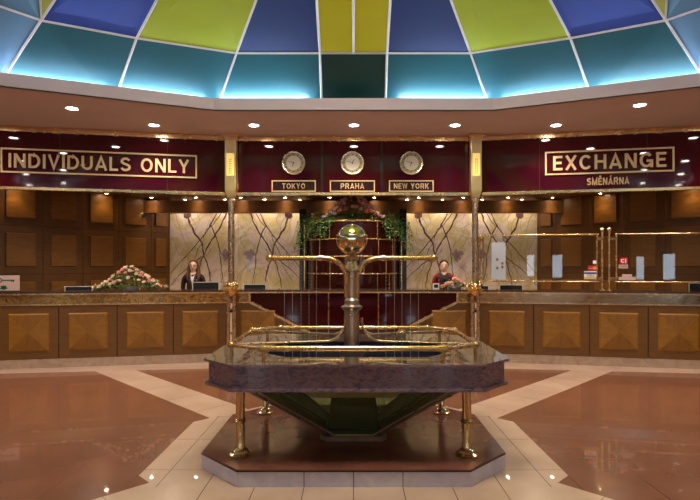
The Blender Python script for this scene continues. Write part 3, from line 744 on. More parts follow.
# ---------------------------------------------------------------- brass poles
def pole(s, label):
    x_ = (231.3 if s < 0 else 475.3)
    X_ = (x_ - CX) / F * 7.98
    t_ = thing('brass_pole', label, 'pole', (X_, 7.98, 0), 0, 'brass poles at the counter corners')
    MB().lathe([(.046, 1.2), (.046, 2.46), (.06, 2.47), (.06, 2.50), (.05, 2.51), (.05, 2.53)], n=20).build('upper_pole', 'brass_pole', t_, 40)
    for dx in (-.045, .045): MB().lathe([(.027, .0), (.027, 1.03)], (dx, 0, 0), n=14).build('lower_pole', 'brass_pole', t_, 40)
    mb = MB(); mb.lathe([(.09, .0), (.09, .02), (.05, .03)], n=20); mb.build('base_flange', 'brass', t_, 40)
    mb = MB(); mb.lathe([(0, 1.03), (.07, 1.035), (.075, 1.07), (.11, 1.10), (.15, 1.112), (.15, 1.125), (.09, 1.13), (.06, 1.15), (.055, 1.2), (.046, 1.21)], n=20)
    mb.build('collar', 'brass', t_, 40)
    mb = MB()
    for i in range(8):
        a_ = i * PI / 4; c, q = math.cos(a_), math.sin(a_)
        mb.tube([(c * .05, q * .05, 1.13), (c * .09, q * .09, 1.17), (c * .085, q * .085, 1.215), (c * .07, q * .07, 1.25)], [.022, .026, .02, .004], 6)
    mb.build('leaf_ornament', 'brass_bright', t_, 60)
    mb = MB(); w = .082
    mb.box(-w, w, -.07, .07, 2.64, 3.42); mb.add([(-.055, -.055, 2.53), (.055, -.055, 2.53), (.055, .055, 2.53), (-.055, .055, 2.53), (-w, -.07, 2.64), (w, -.07, 2.64), (w, .07, 2.64), (-w, .07, 2.64)],
        [(0, 1, 5, 4), (1, 2, 6, 5), (2, 3, 7, 6), (3, 0, 4, 7), (3, 2, 1, 0)])
    mb.build('box_head', 'head_brass', t_, None, .006)
    mb = MB(); mb.box(-.12, .12, -.1, .1, 3.44, 3.495); mb.box(-.1, .1, -.085, .085, 3.41, 3.44); mb.build('capital', 'brass', t_)
    mb = MB().mat('amber'); mb.box(-.055, .055, -.076, -.07, 2.86, 3.2); mb.mat('black')
    for i in range(7):
        for dx in (-.013, .013): mb.sphere((dx, -.076, 2.9 + .035 * i), .009, 6, 4)
    mb.build('lit_insert', None, t_)
pole(-1, 'tall brass pole at the left corner of the counter, beside INDIVIDUALS ONLY'); pole(1, 'tall brass pole at the right corner of the counter, beside the glass screen')

# ---------------------------------------------------------------- downlights
def downlight(loc, label, group, small=False, power=60, spot=120, col=(1, .86, .72)):
    r_ = .035 if small else .062
    t_ = thing('downlight', label, 'ceiling light', loc, 0, group)
    MB().lathe([(r_, -.001), (r_ + .005, -.006), (r_ * 1.35, -.008), (r_ * 1.5, -.001)], n=20).build('trim_ring', 'white' if not small else 'brass', t_, 40)
    MB().lathe([(r_, -.0015), (r_ * .5, -.006), (0, -.007)], n=20).build('lens', 'lamp' if not small else 'lamp_small', t_, 60)
    la = bpy.data.lights.new('spot', 'SPOT'); la.energy = power; la.spot_size = R(spot); la.spot_blend = .6; la.color = col; la.shadow_soft_size = r_ * .8
    o = bpy.data.objects.new('bulb', la); C.objects.link(o); o.parent = t_; o.location = (0, 0, -.03)
main = [(154, 'second'), (254, 'third'), (354, 'fourth'), (455, 'fifth'), (556, 'sixth')]
MG = 'downlights in the lower ceiling ring'
MP = 62
for px, nm in main:
    q = at(px, 125.2, 2 * F / 139.8); downlight((q.x, q.y, HC), 'round white ceiling downlight, %s from the left of seven' % nm, MG, power=MP)
q = at(72, 108.3, 2 * F / 156.7); downlight((q.x, q.y, HC), 'round white ceiling downlight, leftmost above INDIVIDUALS ONLY', MG, power=MP)
q = at(640, 105, 2 * F / 160); downlight((q.x, q.y, HC), 'round white ceiling downlight, rightmost above EXCHANGE', MG, power=MP)
nrm = Vector((.196, -.9806)); p0 = Vector((-KX, KY))
ovl = []
for (px, py) in ((13.7, 137.8), (63, 153), (22, 161), (26, 174), (63, 170), (64, 183), (29, 185)):
    Zv = 2 * F / (HY - py); pv = Vector(((px - CX) / F * Zv, Zv)); pr = pv - 2 * nrm.dot(pv - p0) * nrm
    if all((pr - o_).length > .5 for o_ in ovl): ovl.append(pr)
spots = [(s_ * v.x, v.y) for v in ovl for s_ in (-1, 1)] + [(-1.6, -6.3), (1.6, -6.3), (-4.4, -5.2), (4.4, -5.2)]
for x_, y_ in spots:
    downlight((x_, y_, HC), 'ceiling downlight beside or behind the camera, seen only mirrored in the red header', 'downlights out of view', power=MP if y_ > 0 else 3 * MP)
# pelmet lights
for i in range(10):
    px = 151.5 + 44.55 * i; q = at(px, 197, 10.78)
    downlight((q.x, 10.78, HB), 'small halogen washing the timber pelmet, %s from the left' % ['first', 'second', 'third', 'fourth', 'fifth', 'sixth', 'seventh', 'eighth', 'ninth', 'tenth'][i], 'pelmet lights', True, 8, 95, (1, .72, .42))
for s in (-1, 1):
    for d_, wd in ((1.45, 'farther'), (3.0, 'nearer')):
        x_ = 4.04 + d_ * .64 - .14; y_ = 11.4 - d_ * .769 - .12
        downlight((s * x_, y_, HB), 'small halogen above the %s timber wall, %s from the onyx' % ('left' if s < 0 else 'right', wd), 'timber wall lights', True, 7, 95, (1, .7, .38))
for i in range(8):
    x_ = (-3.6, -2.75, -1.9, -1.15, 1.15, 1.9, 2.75, 3.6)[i]
    downlight((x_, 11.12, HB), 'small halogen behind the pelmet washing the onyx, %s from the left' % ['first', 'second', 'third', 'fourth', 'fifth', 'sixth', 'seventh', 'eighth'][i], 'onyx wash lights', True, 12, 150, (1, .9, .78))
# staff area lights in the low ceiling just behind the header
for i in range(8):
    x_ = -4.2 + 1.2 * i; y_ = 8.72 - .16 * max(0, abs(x_) - 1.9)
    downlight((x_, y_, HB), 'small downlight over the staff side, %s from the left' % ['first', 'second', 'third', 'fourth', 'fifth', 'sixth', 'seventh', 'eighth'][i], 'staff side downlights', True, 56 if abs(x_) < 3.8 else 26, 150, (1, .84, .66))

# ---------------------------------------------------------------- fountain
FX = 0.0
fo = thing('fountain', 'brass and granite lobby fountain with golden ball on a brown stepped base', 'fountain', (FX, FY - .01, 0))
def chamf(hx, hy, c): return [(-hx + c, -hy), (hx - c, -hy), (hx, -hy + c), (hx, hy - c), (hx - c, hy), (-hx + c, hy), (-hx, hy - c), (-hx, -hy + c)]
PH, PZ = 1.12, .116
mb = MB().mat('plinth_side').prism(chamf(1.12, .82, .333), 0, PZ - .012)
mb.mat('black_edge').prism(chamf(1.126, .826, .334), PZ - .012, PZ - .004)
mb.mat('plinth_top').prism(chamf(1.12, .82, .333), PZ - .004, PZ)
mb.mat('seam')
for x_ in (-.668 + .334, 0, .334): mb.box(x_ - .0025, x_ + .0025, -.8215, -.8, 0, PZ - .012)
mb.build('plinth', None, fo)
SB, ST = .632, .824; c_ = .235
mb = MB().mat('granite').prism(chamf(1.10, .785, c_), SB, SB + .02)
# side skirt ring, top ring with octagonal opening
mb.mat('granite')
o8 = chamf(1.08, .765, c_); 
for i in range(8):
    j = (i + 1) % 8
    mb.add([(*o8[i], SB + .02), (*o8[j], SB + .02), (*o8[j], ST - .02), (*o8[i], ST - .02)], [(0, 1, 2, 3)])
l8 = chamf(1.11, .795, c_ + .005); in8 = chamf(.70, .40, .16)
mb.mat('granite')
for i in range(8):
    j = (i + 1) % 8
    mb.add([(*l8[i], ST - .018), (*l8[j], ST - .018), (*l8[j], ST - .002), (*l8[i], ST - .002)], [(0, 1, 2, 3)])
    mb.add([(*l8[i], ST - .018), (*l8[j], ST - .018), (*o8[j], ST - .02), (*o8[i], ST - .02)], [(0, 1, 2, 3)])
mb.mat('granite_top')
for i in range(8):
    j = (i + 1) % 8
    # faceted shallow fall towards the pool
    mb.add([(*l8[i], ST - .002), (*l8[j], ST - .002), (*in8[j], ST - .02), (*in8[i], ST - .02)], [(0, 1, 2, 3)])
mb.mat('basin_in')
for i in range(8):
    j = (i + 1) % 8
    mb.add([(*in8[i], ST - .02), (*in8[j], ST - .02), (*in8[j], SB + .02), (*in8[i], SB + .02)], [(0, 1, 2, 3)])
mb.build('granite_basin', None, fo).location.x = .022
MB().prism(chamf(.70, .40, .16), ST - .10, ST - .095).build('water', 'water', fo)
for x_, y_ in ((-.825, -.54), (.825, -.54), (-.825, .54), (.825, .54)):
    MB().lathe([(0, PZ), (.078, PZ), (.08, PZ + .012), (.06, PZ + .022), (.055, PZ + .04), (.038, PZ + .05), (.033, PZ + .06), (.033, .35), (.040, .355), (.046, .368), (.040, .38), (.033, .385), (.033, SB)], (x_, y_, 0), n=24).build('leg', 'brass_bright', fo, 35)
# green glass hopper under the basin
T = chamf(1.04, .46, .2); Bq = chamf(.225, .225, .07)
mb = MB()
for i in range(8):
    j = (i + 1) % 8
    mb.add([(*T[i], SB), (*T[j], SB), (*Bq[j], .155), (*Bq[i], .155)], [(0, 1, 2, 3)])
mb.build('glass_hopper', 'green_glass', fo)
mb = MB()
for i in range(8): mb.tube([(*T[i], SB - .005), (*Bq[i], .155)], .009, 6)
mb.tube([(x_, y_, .157) for x_, y_ in Bq], .008, 6, closed=True)
mb.build('hopper_frame', 'steel_brass', fo)
mb = MB().mat('dark_box').box(-.19, .19, -.14, .14, .17, .36); mb.mat('cyan_glass').box(-.215, .215, -.215, .215, .157, .185)
mb.build('pump_box', None, fo)
MB().prism(chamf(.265, .25, .05), PZ, .150).build('hopper_base', 'curb', fo)
# ring rail
zr = .905; rr8 = [(-.66, -.625), (.66, -.625), (.915, -.44), (.925, .42), (.70, .62), (-.70, .62), (-.925, .42), (-.915, -.44)]
MB().tube([(*rr8[0], zr), (*rr8[1], zr)], .021, 16).build('front_rail', 'brass', fo, 40)
mb = MB()
mb.tube([(*rr8[1], zr), (*rr8[2], zr), (*rr8[3], zr), (*rr8[4], zr)], .0165, 14)
mb.tube([(*rr8[0], zr), (*rr8[7], zr), (*rr8[6], zr), (*rr8[5], zr)], .0165, 14)
mb.tube([(*rr8[5], zr), (*rr8[4], zr)], .018, 14)
for q in rr8: mb.sphere((*q, zr), .026, 12, 8)
for sx in (-1, 1): mb.tube([(sx * .60, -.625, zr), (sx * .66, -.625, zr)], .028, 16)
mb.build('ring_rail', 'brass', fo, 40)
for q in ((-.64, -.625), (.64, -.625), (.915, -.42), (-.915, -.42), (.8, .5), (-.8, .5)):
    MB().lathe([(.013, ST - .02), (.013, zr - .01)], (*q, 0), n=10).build('rail_post', 'brass', fo, 40)
    
# column with ball and arms
fountain_kids = set(fo.children)
MB().lathe([(.095, ST - .1), (.095, ST - .03), (.064, ST - .02), (.062, 1.12), (.085, 1.14), (.09, 1.155), (.062, 1.17), (.058, 1.2), (.062, 1.205), (.05, 1.225)], n=28).build('column', 'steel_brass', fo, 35)
mb = MB(); mb.lathe([(.05, 1.205), (.05, 1.44), (.062, 1.45), (.062, 1.47), (.045, 1.50), (.04, 1.53), (.058, 1.55), (.058, 1.565), (.03, 1.585), (.028, 1.61)], n=28)
mb.build('column_head', 'brass_pole', fo, 35)
ZA = 1.558
for s in (-1, 1):
    path = [(s * .042, 0, 1.23), (s * .044, 0, 1.36)]
    # quarter swing outwards
    path += [(s * (.045 + .0 + .19 * (1 - math.cos(a_))), 0, 1.40 + .158 * math.sin(a_)) for a_ in [R(v) for v in range(0, 91, 10)]]
    path += [(s * .3, 0, ZA), (s * .66, 0, ZA)]
    mb = MB(); mb.tube(path, [.022, .022] + [.022] * 10 + [.021, .021], 14)
    mb.tube([(s * .25, 0, ZA), (s * .275, 0, ZA)], .028, 14)
    mb.tube([(s * .635, 0, ZA), (s * .655, 0, ZA)], .030, 14); mb.sphere((s * .685, 0, ZA), .034, 16, 10)
    mb.build('arm', 'brass', fo, 40)
# golden ball with seams
bz = 1.712
o = MB().sphere((0, 0, bz), .129, 40, 24).build('ball', 'brass_bright', fo, 60)
mb = MB(); mb.tube([(.131 * math.cos(a_), .131 * math.sin(a_), bz) for a_ in [2 * PI * i / 36 for i in range(36)]], .004, 6, closed=True)
mb.tube([(.131 * math.cos(a_) * .05, .131 * math.cos(a_), bz + .131 * math.sin(a_)) for a_ in [2 * PI * i / 36 for i in range(36)]], .003, 6, closed=True)
mb.tube([(.128 * math.cos(a_), .128 * math.sin(a_), bz + .035) for a_ in [2 * PI * i / 36 for i in range(36)]], .0025, 6, closed=True)
mb.build('ball_seam', 'steel_brass', o)
MB().lathe([(.03, 1.585), (.045, 1.60), (.03, 1.62), (.02, 1.6)], n=16).build('ball_mount', 'brass_bright', fo, 40)
for ch in fo.children:
    if ch not in fountain_kids: ch.location.x = -.014
# curved water pipes
for s in (-1, 1):
    z_ = .905
    def bend(r_, x1, y1, x2, y2, z2, top):
        pth = [(s * .070, y1, top), (s * .070, y1, z2 + r_)]
        pth += [(s * (.070 + r_ * (1 - math.cos(a_))), y1, z2 + r_ - r_ * math.sin(a_)) for a_ in [R(v) for v in range(15, 91, 15)]]
        pth += [(s * x2, y2, zr)]
        return pth
    MB().tube(bend(.10, 0, .03, .91, .40, .92, 1.06), .0095, 8).build('water_pipe', 'brass_pole', fo, 50)
    MB().tube(bend(.16, 0, -.03, .90, -.43, .87, 1.02), .0095, 8).build('water_pipe', 'brass_pole', fo, 50)
for s, xs in ((-1, (284.4, 292.5, 301, 309, 316.5)), (1, (386, 394.5, 402, 410.5, 418.5))):
    for px in xs:
        x_ = (px - CX) / F * (FY - .01); mb = MB()
        mb.tube([(x_, 0, ZA - .02), (x_, 0, ST - .1)], .0007, 4)
        zz = ZA - .04
        while zz > ST - .09:
            mb.sphere((x_, 0, zz), .0032, 6, 4); zz -= .03
        mb.build('water_string', 'bead', fo)

# ---------------------------------------------------------------- curved red drum behind the counter
DY, DR = 10.35, .90
dr = thing('curved_red_booth', 'dark red curved booth banded with brass, behind the fountain ball', 'booth', (-.01, DY, 0))
MB().lathe([(0, 0), (DR, 0), (DR, 2.30), (DR - .02, 2.32), (0, 2.32)], n=64).build('drum', 'red_drum', dr, 40)
for z_ in (.70, 1.02, 1.34, 1.66, 1.98, 2.31):
    MB().tube([((DR + .01) * math.cos(2 * PI * i / 64), (DR + .01) * math.sin(2 * PI * i / 64), z_) for i in range(64)], .014 if z_ < 2.3 else .022, 8, closed=True).build('brass_band', 'brass', dr, 60)
for i, (z0, z1, offs) in enumerate(((1.98, 2.31, (-.43, .45)), (1.66, 1.98, (-.62, .47, .75)), (1.34, 1.66, (-.68, -.42, .20, .62)), (1.02, 1.34, (-.42, -.05, .45, .68)), (.70, 1.02, (-.6, 0, .6)))):
    for ox in offs:
        yy = -math.sqrt((DR + .01) ** 2 - ox ** 2)
        MB().tube([(ox, yy, z0), (ox, yy, z1)], .010, 8).build('brass_rod', 'brass', dr, 60)
for s in (-1, 1):
    MB().box(s * .98 - .07, s * .98 + .07, -.15, .95, 0, 2.6).build('side_post', 'trousers', dr)
    MB().box(s * .95 - .012, s * .95 + .012, -.17, -.15, 0, 2.4).build('brass_strip', 'brass', dr)

# ---------------------------------------------------------------- flowers
def rose_mesh(mat, r_=.035):
    mb = MB(); rs = random.Random(3)
    mb.sphere((0, 0, r_ * .25), (r_ * .45, r_ * .45, r_ * .5), 8, 6)
    for ly, (rad, n_, tilt) in enumerate(((.55, 4, .95), (.8, 5, .7), (1.0, 6, .4))):
        for i in range(n_):
            a_ = 2 * PI * (i + .5 * ly) / n_; c, s_ = math.cos(a_), math.sin(a_)
            def P(rr_, z_, w_): return (c * rr_ * r_ - s_ * w_ * r_, s_ * rr_ * r_ + c * w_ * r_, z_ * r_)
            w_ = .55 * rad
            mb.add([P(.15, -.2, -w_ * .4), P(.15, -.2, w_ * .4), P(rad * .85, tilt * .5, w_), P(rad * .85, tilt * .5, -w_), P(rad, tilt * .85, 0)], [(0, 1, 2, 3), (3, 2, 4)])
    me = mb.build('rose', mat); m_ = me.data; bpy.data.objects.remove(me); return m_
ROSE = {k_: rose_mesh(k_) for k_ in ('rose_pink', 'rose_pale', 'rose_magenta', 'rose_mauve')}
def leaf(mb, q, d_, L, w_):
    d_ = d_.normalized(); sd = d_.cross(Vector((random.uniform(-.4, .4), random.uniform(-.4, .4), 1))).normalized() * w_
    up_ = d_.cross(sd).normalized() * w_ * .3
    mb.add([q, q + d_ * L * .5 + sd, q + d_ * L, q + d_ * L * .5 - sd, q + d_ * L * .5 - up_], [(0, 1, 4), (1, 2, 4), (2, 3, 4), (3, 0, 4)])
def rnd_dir(): return Vector((random.gauss(0, 1), random.gauss(0, 1), random.gauss(0, .8))).normalized()
def arrangement(name, label, loc, L, H, D, nrose, cols, rr_=.035, nleaf=260, rz=0, vase=True, group=None, peak=1.4, leafm='leaf'):
    t_ = thing(name, label, 'flowers', loc, rz, group)
    if vase:
        MB().lathe([(0, 0), (.09, 0), (.12, .05), (.11, .055), (0, .05)], n=20).build('bowl', 'silver', t_, 40)
    def env(x_): return H * max(.15, 1 - (abs(x_) / (L / 2)) ** peak)
    mb = MB()
    for i in range(nleaf):
        x_ = random.uniform(-L / 2, L / 2); e_ = env(x_); z_ = random.uniform(.02, max(.03, e_ * .92)); y_ = random.uniform(-D / 2, D / 2) * (1 - .6 * z_ / H)
        mb.mat(leafm if i % 3 else 'leaf_pale'); leaf(mb, Vector((x_, y_, z_)), rnd_dir() + Vector((x_ / L, 0, .3)), random.uniform(.04, .075), .016)
    for i in range(26):
        x_ = random.uniform(-L / 2, L / 2); mb.mat('leaf').tube([(x_ * .15, 0, .03), (x_ * .9, random.uniform(-D, D) * .3, max(.04, env(x_) * .8))], .0025, 4)
    mb.build('greenery', None, t_)
    for i in range(nrose):
        f = (i + .5) / nrose; x_ = (f - .5) * L * .97 + random.uniform(-.03, .03); e_ = env(x_)
        z_ = e_ * random.choice((.98, .75, .5, .92)) if e_ > H * .35 else e_ * .8
        y_ = -D / 2 * random.uniform(.3, 1) * (1 - .5 * z_ / H)
        o = bpy.data.objects.new('rose', ROSE[random.choice(cols)]); C.objects.link(o); o.parent = t_; o.location = (x_, y_, max(z_, .045))
        s_ = rr_ / .035 * random.uniform(.85, 1.15); o.scale = (s_, s_, s_); o.rotation_euler = (R(random.uniform(30, 75)), 0, random.uniform(-.8, .8))
    return t_
def online(px, py, v=.2):    # point on the counter top run at pixel x
    kx = (px - CX) / F
    if abs(px - CX) < 121: Yp = KY + v
    else: Yp = (KY + v + .2 * KX) / (1 + .2 * abs(kx))
    return Vector((kx * Yp, Yp, 1.115))
q = online(131, 0, .18)
arrangement('flower_arrangement', 'long low mound of pink and cream roses on the left counter top', q, 1.04, .40, .24, 54, ['rose_pink', 'rose_pale', 'rose_pale'], .032, 620, A, peak=1.05)
q = online(455, 0, .2)
arrangement('flower_arrangement', 'small peach rose arrangement on the counter before the woman in red', q, .44, .17, .2, 15, ['rose_pink', 'rose_pale'], .036, 130, 0)
t_ = arrangement('flower_arrangement', 'pink and magenta lily bouquet on top of the curved red booth', (.0, DY - .66, 2.32), 1.15, .52, .34, 60, ['rose_magenta', 'rose_mauve', 'rose_pale', 'rose_pink', 'rose_mauve'], .042, 300, 0, False, leafm='ivy')
def ivy(label, x0, x1, seed, side):
    random.seed(seed)
    t_ = thing('ivy_plant', label, 'plant', (0, DY, 2.32), 0, 'trailing ivy on the booth')
    mb = MB(); mv = MB()
    for i in range(16):
        f = i / 15; x_ = x0 + (x1 - x0) * f; base = Vector((x_, -math.sqrt(max(.02, DR ** 2 - min(x_ * x_, DR * DR - .02))) * .9, .03))
        drop = random.uniform(.12, .35) + .55 * max(0, (f if side > 0 else 1 - f) - .55) * 2 * random.uniform(.5, 1.15)
        pts = [Vector((x_ * .7, -.1 - random.random() * .3, .03)), base + Vector((0, 0, .06 * random.random())), base + Vector((side * .05, -.12, -.03))]
        n_ = int(drop / .05)
        for j in range(n_): pts.append(pts[-1] + Vector((random.uniform(-.02, .02) + side * .006, random.uniform(-.008, .004), -.05)))
        mv.tube(pts, .003, 4)
        for p_ in pts:
            for z_ in range(4):
                mb.mat('ivy' if random.random() < .7 else 'leaf_pale'); leaf(mb, p_ + Vector((random.uniform(-.03, .03), random.uniform(-.05, 0), random.uniform(-.02, .03))), rnd_dir() + Vector((0, -.5, -.3)), random.uniform(.035, .06), .018)
    for i in range(170):
        x_ = random.uniform(x0, x1); mb.mat('leaf_pale' if random.random() < (.5 if side < 0 else .25) else 'ivy')
        leaf(mb, Vector((x_, -math.sqrt(max(.05, DR ** 2 - min(x_ * x_, .78))) * random.uniform(.8, 1.05), random.uniform(.0, .16))), rnd_dir(), .06, .02)
    mb.build('foliage', None, t_); mv.build('stems', 'ivy', t_)
ivy('trailing green ivy hanging over the left end of the red booth', -1.0, -.35, 3, -1)
ivy('trailing green ivy hanging over the right end of the red booth', .5, 1.0, 5, 1)

# ---------------------------------------------------------------- things on and behind the counter
def monitor(px, w, top_y, label, v=.66, tilt=0):
    q = online(px, 0, v); h_top = CH + (HY - top_y) / F * q.y
    sg = 0 if abs(px - CX) < 121 else (A if px < CX else -A)
    t_ = thing('computer_monitor', label, 'monitor', (q.x, q.y, .76), sg, 'monitors behind the counter')
    H_ = h_top - .76
    mb = MB().mat('black'); mb.box(-w / 2, w / 2, -.02, .03, H_ - .32, H_); mb.box(-w / 2 + .05, w / 2 - .05, -.045, -.02, H_ - .26, H_ - .04)
    mb.mat('white'); rect_frame(mb, -w / 2 - .004, w / 2 + .004, H_ - .324, H_ + .002, .010, -.024, -.018)
    mb.build('housing', None, t_)
    MB().box(-w / 2 + .03, w / 2 - .03, .03, .033, H_ - .29, H_ - .03).build('screen', 'basin_in', t_)
    MB().box(-.03, .03, -.01, .02, .015, H_ - .3).build('neck', 'black', t_)
    MB().lathe([(0, 0), (.12, 0), (.12, .012), (0, .016)], n=20).build('base', 'black', t_, 40)
monitor(79, .40, 286.3, 'slim monitor showing silver rim between the key sign and the roses')
monitor(206, .42, 282.0, 'black monitor in front of the woman with glasses')
monitor(255, .37, 284.2, 'black monitor just right of the left brass pole')
monitor(511, .36, 284.8, 'black monitor beneath the first glass screen')
monitor(483, .18, 285.6, 'small dark display beside the right brass pole')
monitor(697, .24, 283.0, 'dark monitor cut off by the right edge of the photo')
# card terminal by the second woman
q = online(436, 0, .22)
t_ = thing('card_terminal', 'small white framed card reader left of the peach roses', 'card reader', q)
MB().box(-.05, .05, -.01, .03, 0, .09).build('housing', 'white', t_); MB().box(-.035, .035, -.013, -.01, .02, .075).build('screen', 'black', t_)
# key sign
q = online(7, 0, .1)
t_ = thing('key_sign', 'pale sign with a green key and down arrow standing on the left counter end', 'sign', q, A)
MB().box(-.20, .165, -.006, .006, .0, .235).build('plate', 'pink_sign', t_)
mb = MB()
kz = .165
mb.tube([(-.10 + .034 * math.cos(a_), -.008, kz + .034 * math.sin(a_)) for a_ in [2 * PI * i / 20 for i in range(20)]], .006, 6, closed=True)
mb.box(-.066, .10, -.011, -.006, kz - .006, kz + .006); mb.box(.06, .07, -.011, -.006, kz - .022, kz); mb.box(.082, .095, -.011, -.006, kz - .024, kz)
mb.build('key_symbol', 'dark_green', t_)
MB().vprism([(-.075, .085), (-.005, .085), (-.005, .055), (.03, .055), (-.04, .022), (-.11, .055), (-.075, .055)], -.01, -.006).build('arrow_symbol', 'dark_green', t_)
MB().box(-.21, .175, -.02, .03, 0, .012).build('foot', 'black', t_)
# security camera on the left timber wall
u_ = .62; cx_, cy_ = -4.04 - u_ * .64, 11.4 - u_ * .769
zc = CH + (HY - 216) / F * cy_
t_ = thing('security_camera', 'small white dome camera on the left timber wall by the pelmet', 'camera', (cx_, cy_, zc), ang)
MB().lathe([(0, 0), (.07, 0), (.075, -.03), (.06, -.05), (.06, -.052)], n=20, axis='y').build('housing', 'white', t_, 40)
MB().sphere((0, -.05, 0), .03, 16, 10).build('lens_dome', 'black', t_, 60)

# ---------------------------------------------------------------- glass screens on the right counter
def ru(px, v=.05):
    q = online(px, 0, v); return (q.x - KX) / math.cos(A) if px > 475 else q.x
def screen(label, px0, px1, posts, ext=0):
    x0, x1 = ru(px0), ru(px1)
    t_ = thing('glass_screen', label, 'glass screen', (KX, KY + .05, 1.115), -A, 'brass framed glass screens')
    z0, z1 = .135, .845
    MB().box(x0 + .01, x1 - .01, -.004, .004, z0, z1).build('glass_pane', 'clear_glass', t_)
    mb = MB(); mb.tube([(x0 - .02, 0, z1), (x1 + .02, 0, z1)], .013, 10); mb.tube([(x0 - .02, 0, z0), (x1 + .02, 0, z0)], .013, 10)
    mb.tube([(x0, 0, z0), (x0, 0, z1)], .013, 10); mb.tube([(x1, 0, z0), (x1, 0, z1)], .013, 10)
    mb.build('frame', 'brass', t_, 50)
    for px, hgt, side in posts:
        xp = ru(px); mb = MB()
        mb.lathe([(.045, 0), (.045, .01), (.018, .02), (.016, .03), (.016, hgt)], (xp, 0, 0), n=14); mb.sphere((xp, 0, hgt + .02), .03, 12, 8)
        mb.build('post', 'brass', t_, 40)
        for zc_ in (z1 - .07, z0 + .05):
            xx = x1 if side < 0 else x0
            MB().box(min(xp, xx) - .004, max(xp, xx) + .004, -.018, .018, zc_ - .02, zc_ + .02).build('clamp', 'brass_bright', t_)
    return t_, x0, x1
g1, gx0, gx1 = screen('brass framed glass screen on the right counter nearest the brass pole', 483, 597, [(602.2, .90, -1), (479.5, .80, 1)])
g2, hx0, hx1 = screen('brass framed glass screen running out of the photo on the right', 616.5, 735, [(609.3, .90, 1), (741, .9, -1)])
def sz(py, px):  # height above the counter top at pixel
    return CH + (HY - py) / F * online(px, 0, .05).y - 1.115
def sticker(par, name, px0, py0, px1, py1, mat, label=None, y=-.0055):
    a0, a1 = ru(px0), ru(px1); o = MB().box(a0, a1, y, -.0042, sz(py1, (px0 + px1) / 2), sz(py0, (px0 + px1) / 2)).build(name, mat, par)
    if label: o['label'] = label
    return o, (a0 + a1) / 2, (sz(py0, px0) + sz(py1, px0)) / 2, a1 - a0
nt, cx_, cz_, w_ = sticker(g1, 'reflection', 491.5, 242.5, 505.5, 279.5, 'reflection_pale', 'painted white panel notice with brown squares')  # painted reflection of a white panel with brown squares, laid on the glass
mb = MB()
for px, py in ((497.2, 259.5), (502.3, 263.3), (497.2, 268), (502.3, 267)):
    a_, z_ = ru(px), sz(py, px); mb.box(a_ - .017, a_ + .017, -.008, -.006, z_ - .02, z_ + .02)
mb.build('reflection_squares', 'st_brown', nt)
o, cx_, cz_, w_ = sticker(g1, 'sticker', 588, 265.8, 596.3, 270.4, 'st_red', 'red and orange payment card sticker')
MB().lathe([(.028, -.0062), (0, -.0062)], (cx_ + .035, 0, cz_), 20, 'y').build('disc', 'st_orange', o)
MB().lathe([(.028, -.0060), (0, -.0060)], (cx_ - .02, 0, cz_), 20, 'y').build('disc', 'st_red', o)
text('lettering', 'MasterCard', w_ * .8, .016, o, 'paper', (cx_, -.0066, cz_), .001, .14)
o, cx_, cz_, w_ = sticker(g1, 'sticker', 584, 271.2, 597, 279.2, 'paper', 'white blue and gold payment card sticker')
hh = .118
MB().box(cx_ - w_ / 2, cx_ + w_ / 2, -.0064, -.0056, cz_ + .018, cz_ + .045).build('blue_stripe', 'st_blue', o)
MB().box(cx_ - w_ / 2, cx_ + w_ / 2, -.0064, -.0056, cz_ - .055, cz_ - .025).build('gold_stripe', 'st_gold', o)
text('lettering', 'VISA', w_ * .6, .03, o, 'st_blue', (cx_, -.0058, cz_ - .003), .001, .14)
sticker(g1, 'sticker', 592.8, 260.5, 596.3, 263.8, 'paper', 'tiny white sticker')
o, cx_, cz_, w_ = sticker(g2, 'sticker', 619.8, 257.6, 627.3, 264, 'st_red', 'square red sticker with white symbol')
mb = MB().tube([(cx_ - .012 + .022 * math.cos(a_), -.0065, cz_ + .022 * math.sin(a_)) for a_ in [R(v) for v in range(40, 321, 20)]], .006, 6); mb.box(cx_ + .022, cx_ + .034, -.0075, -.0055, cz_ - .03, cz_ + .03)
mb.build('symbol', 'paper', o)
o, cx_, cz_, w_ = sticker(g2, 'sticker', 618.5, 264.6, 628, 268.4, 'pink_sign', 'white lettered label under the red sticker')
mb = MB()
for i in range(6): mb.box(cx_ - w_ * .4 + i * w_ * .14, cx_ - w_ * .4 + i * w_ * .14 + w_ * .09, -.0064, -.0056, cz_ - .01, cz_ + .01)
mb.build('printed_line', 'grey_text', o)
o, cx_, cz_, w_ = sticker(g2, 'sticker', 618.5, 277, 635.8, 280, 'pink_sign', 'wide pale label at the pane foot')
o, cx_, cz_, w_ = sticker(g2, 'sticker', 622, 274.2, 632, 277, 'pink_sign', 'narrow pale label above the wide one')

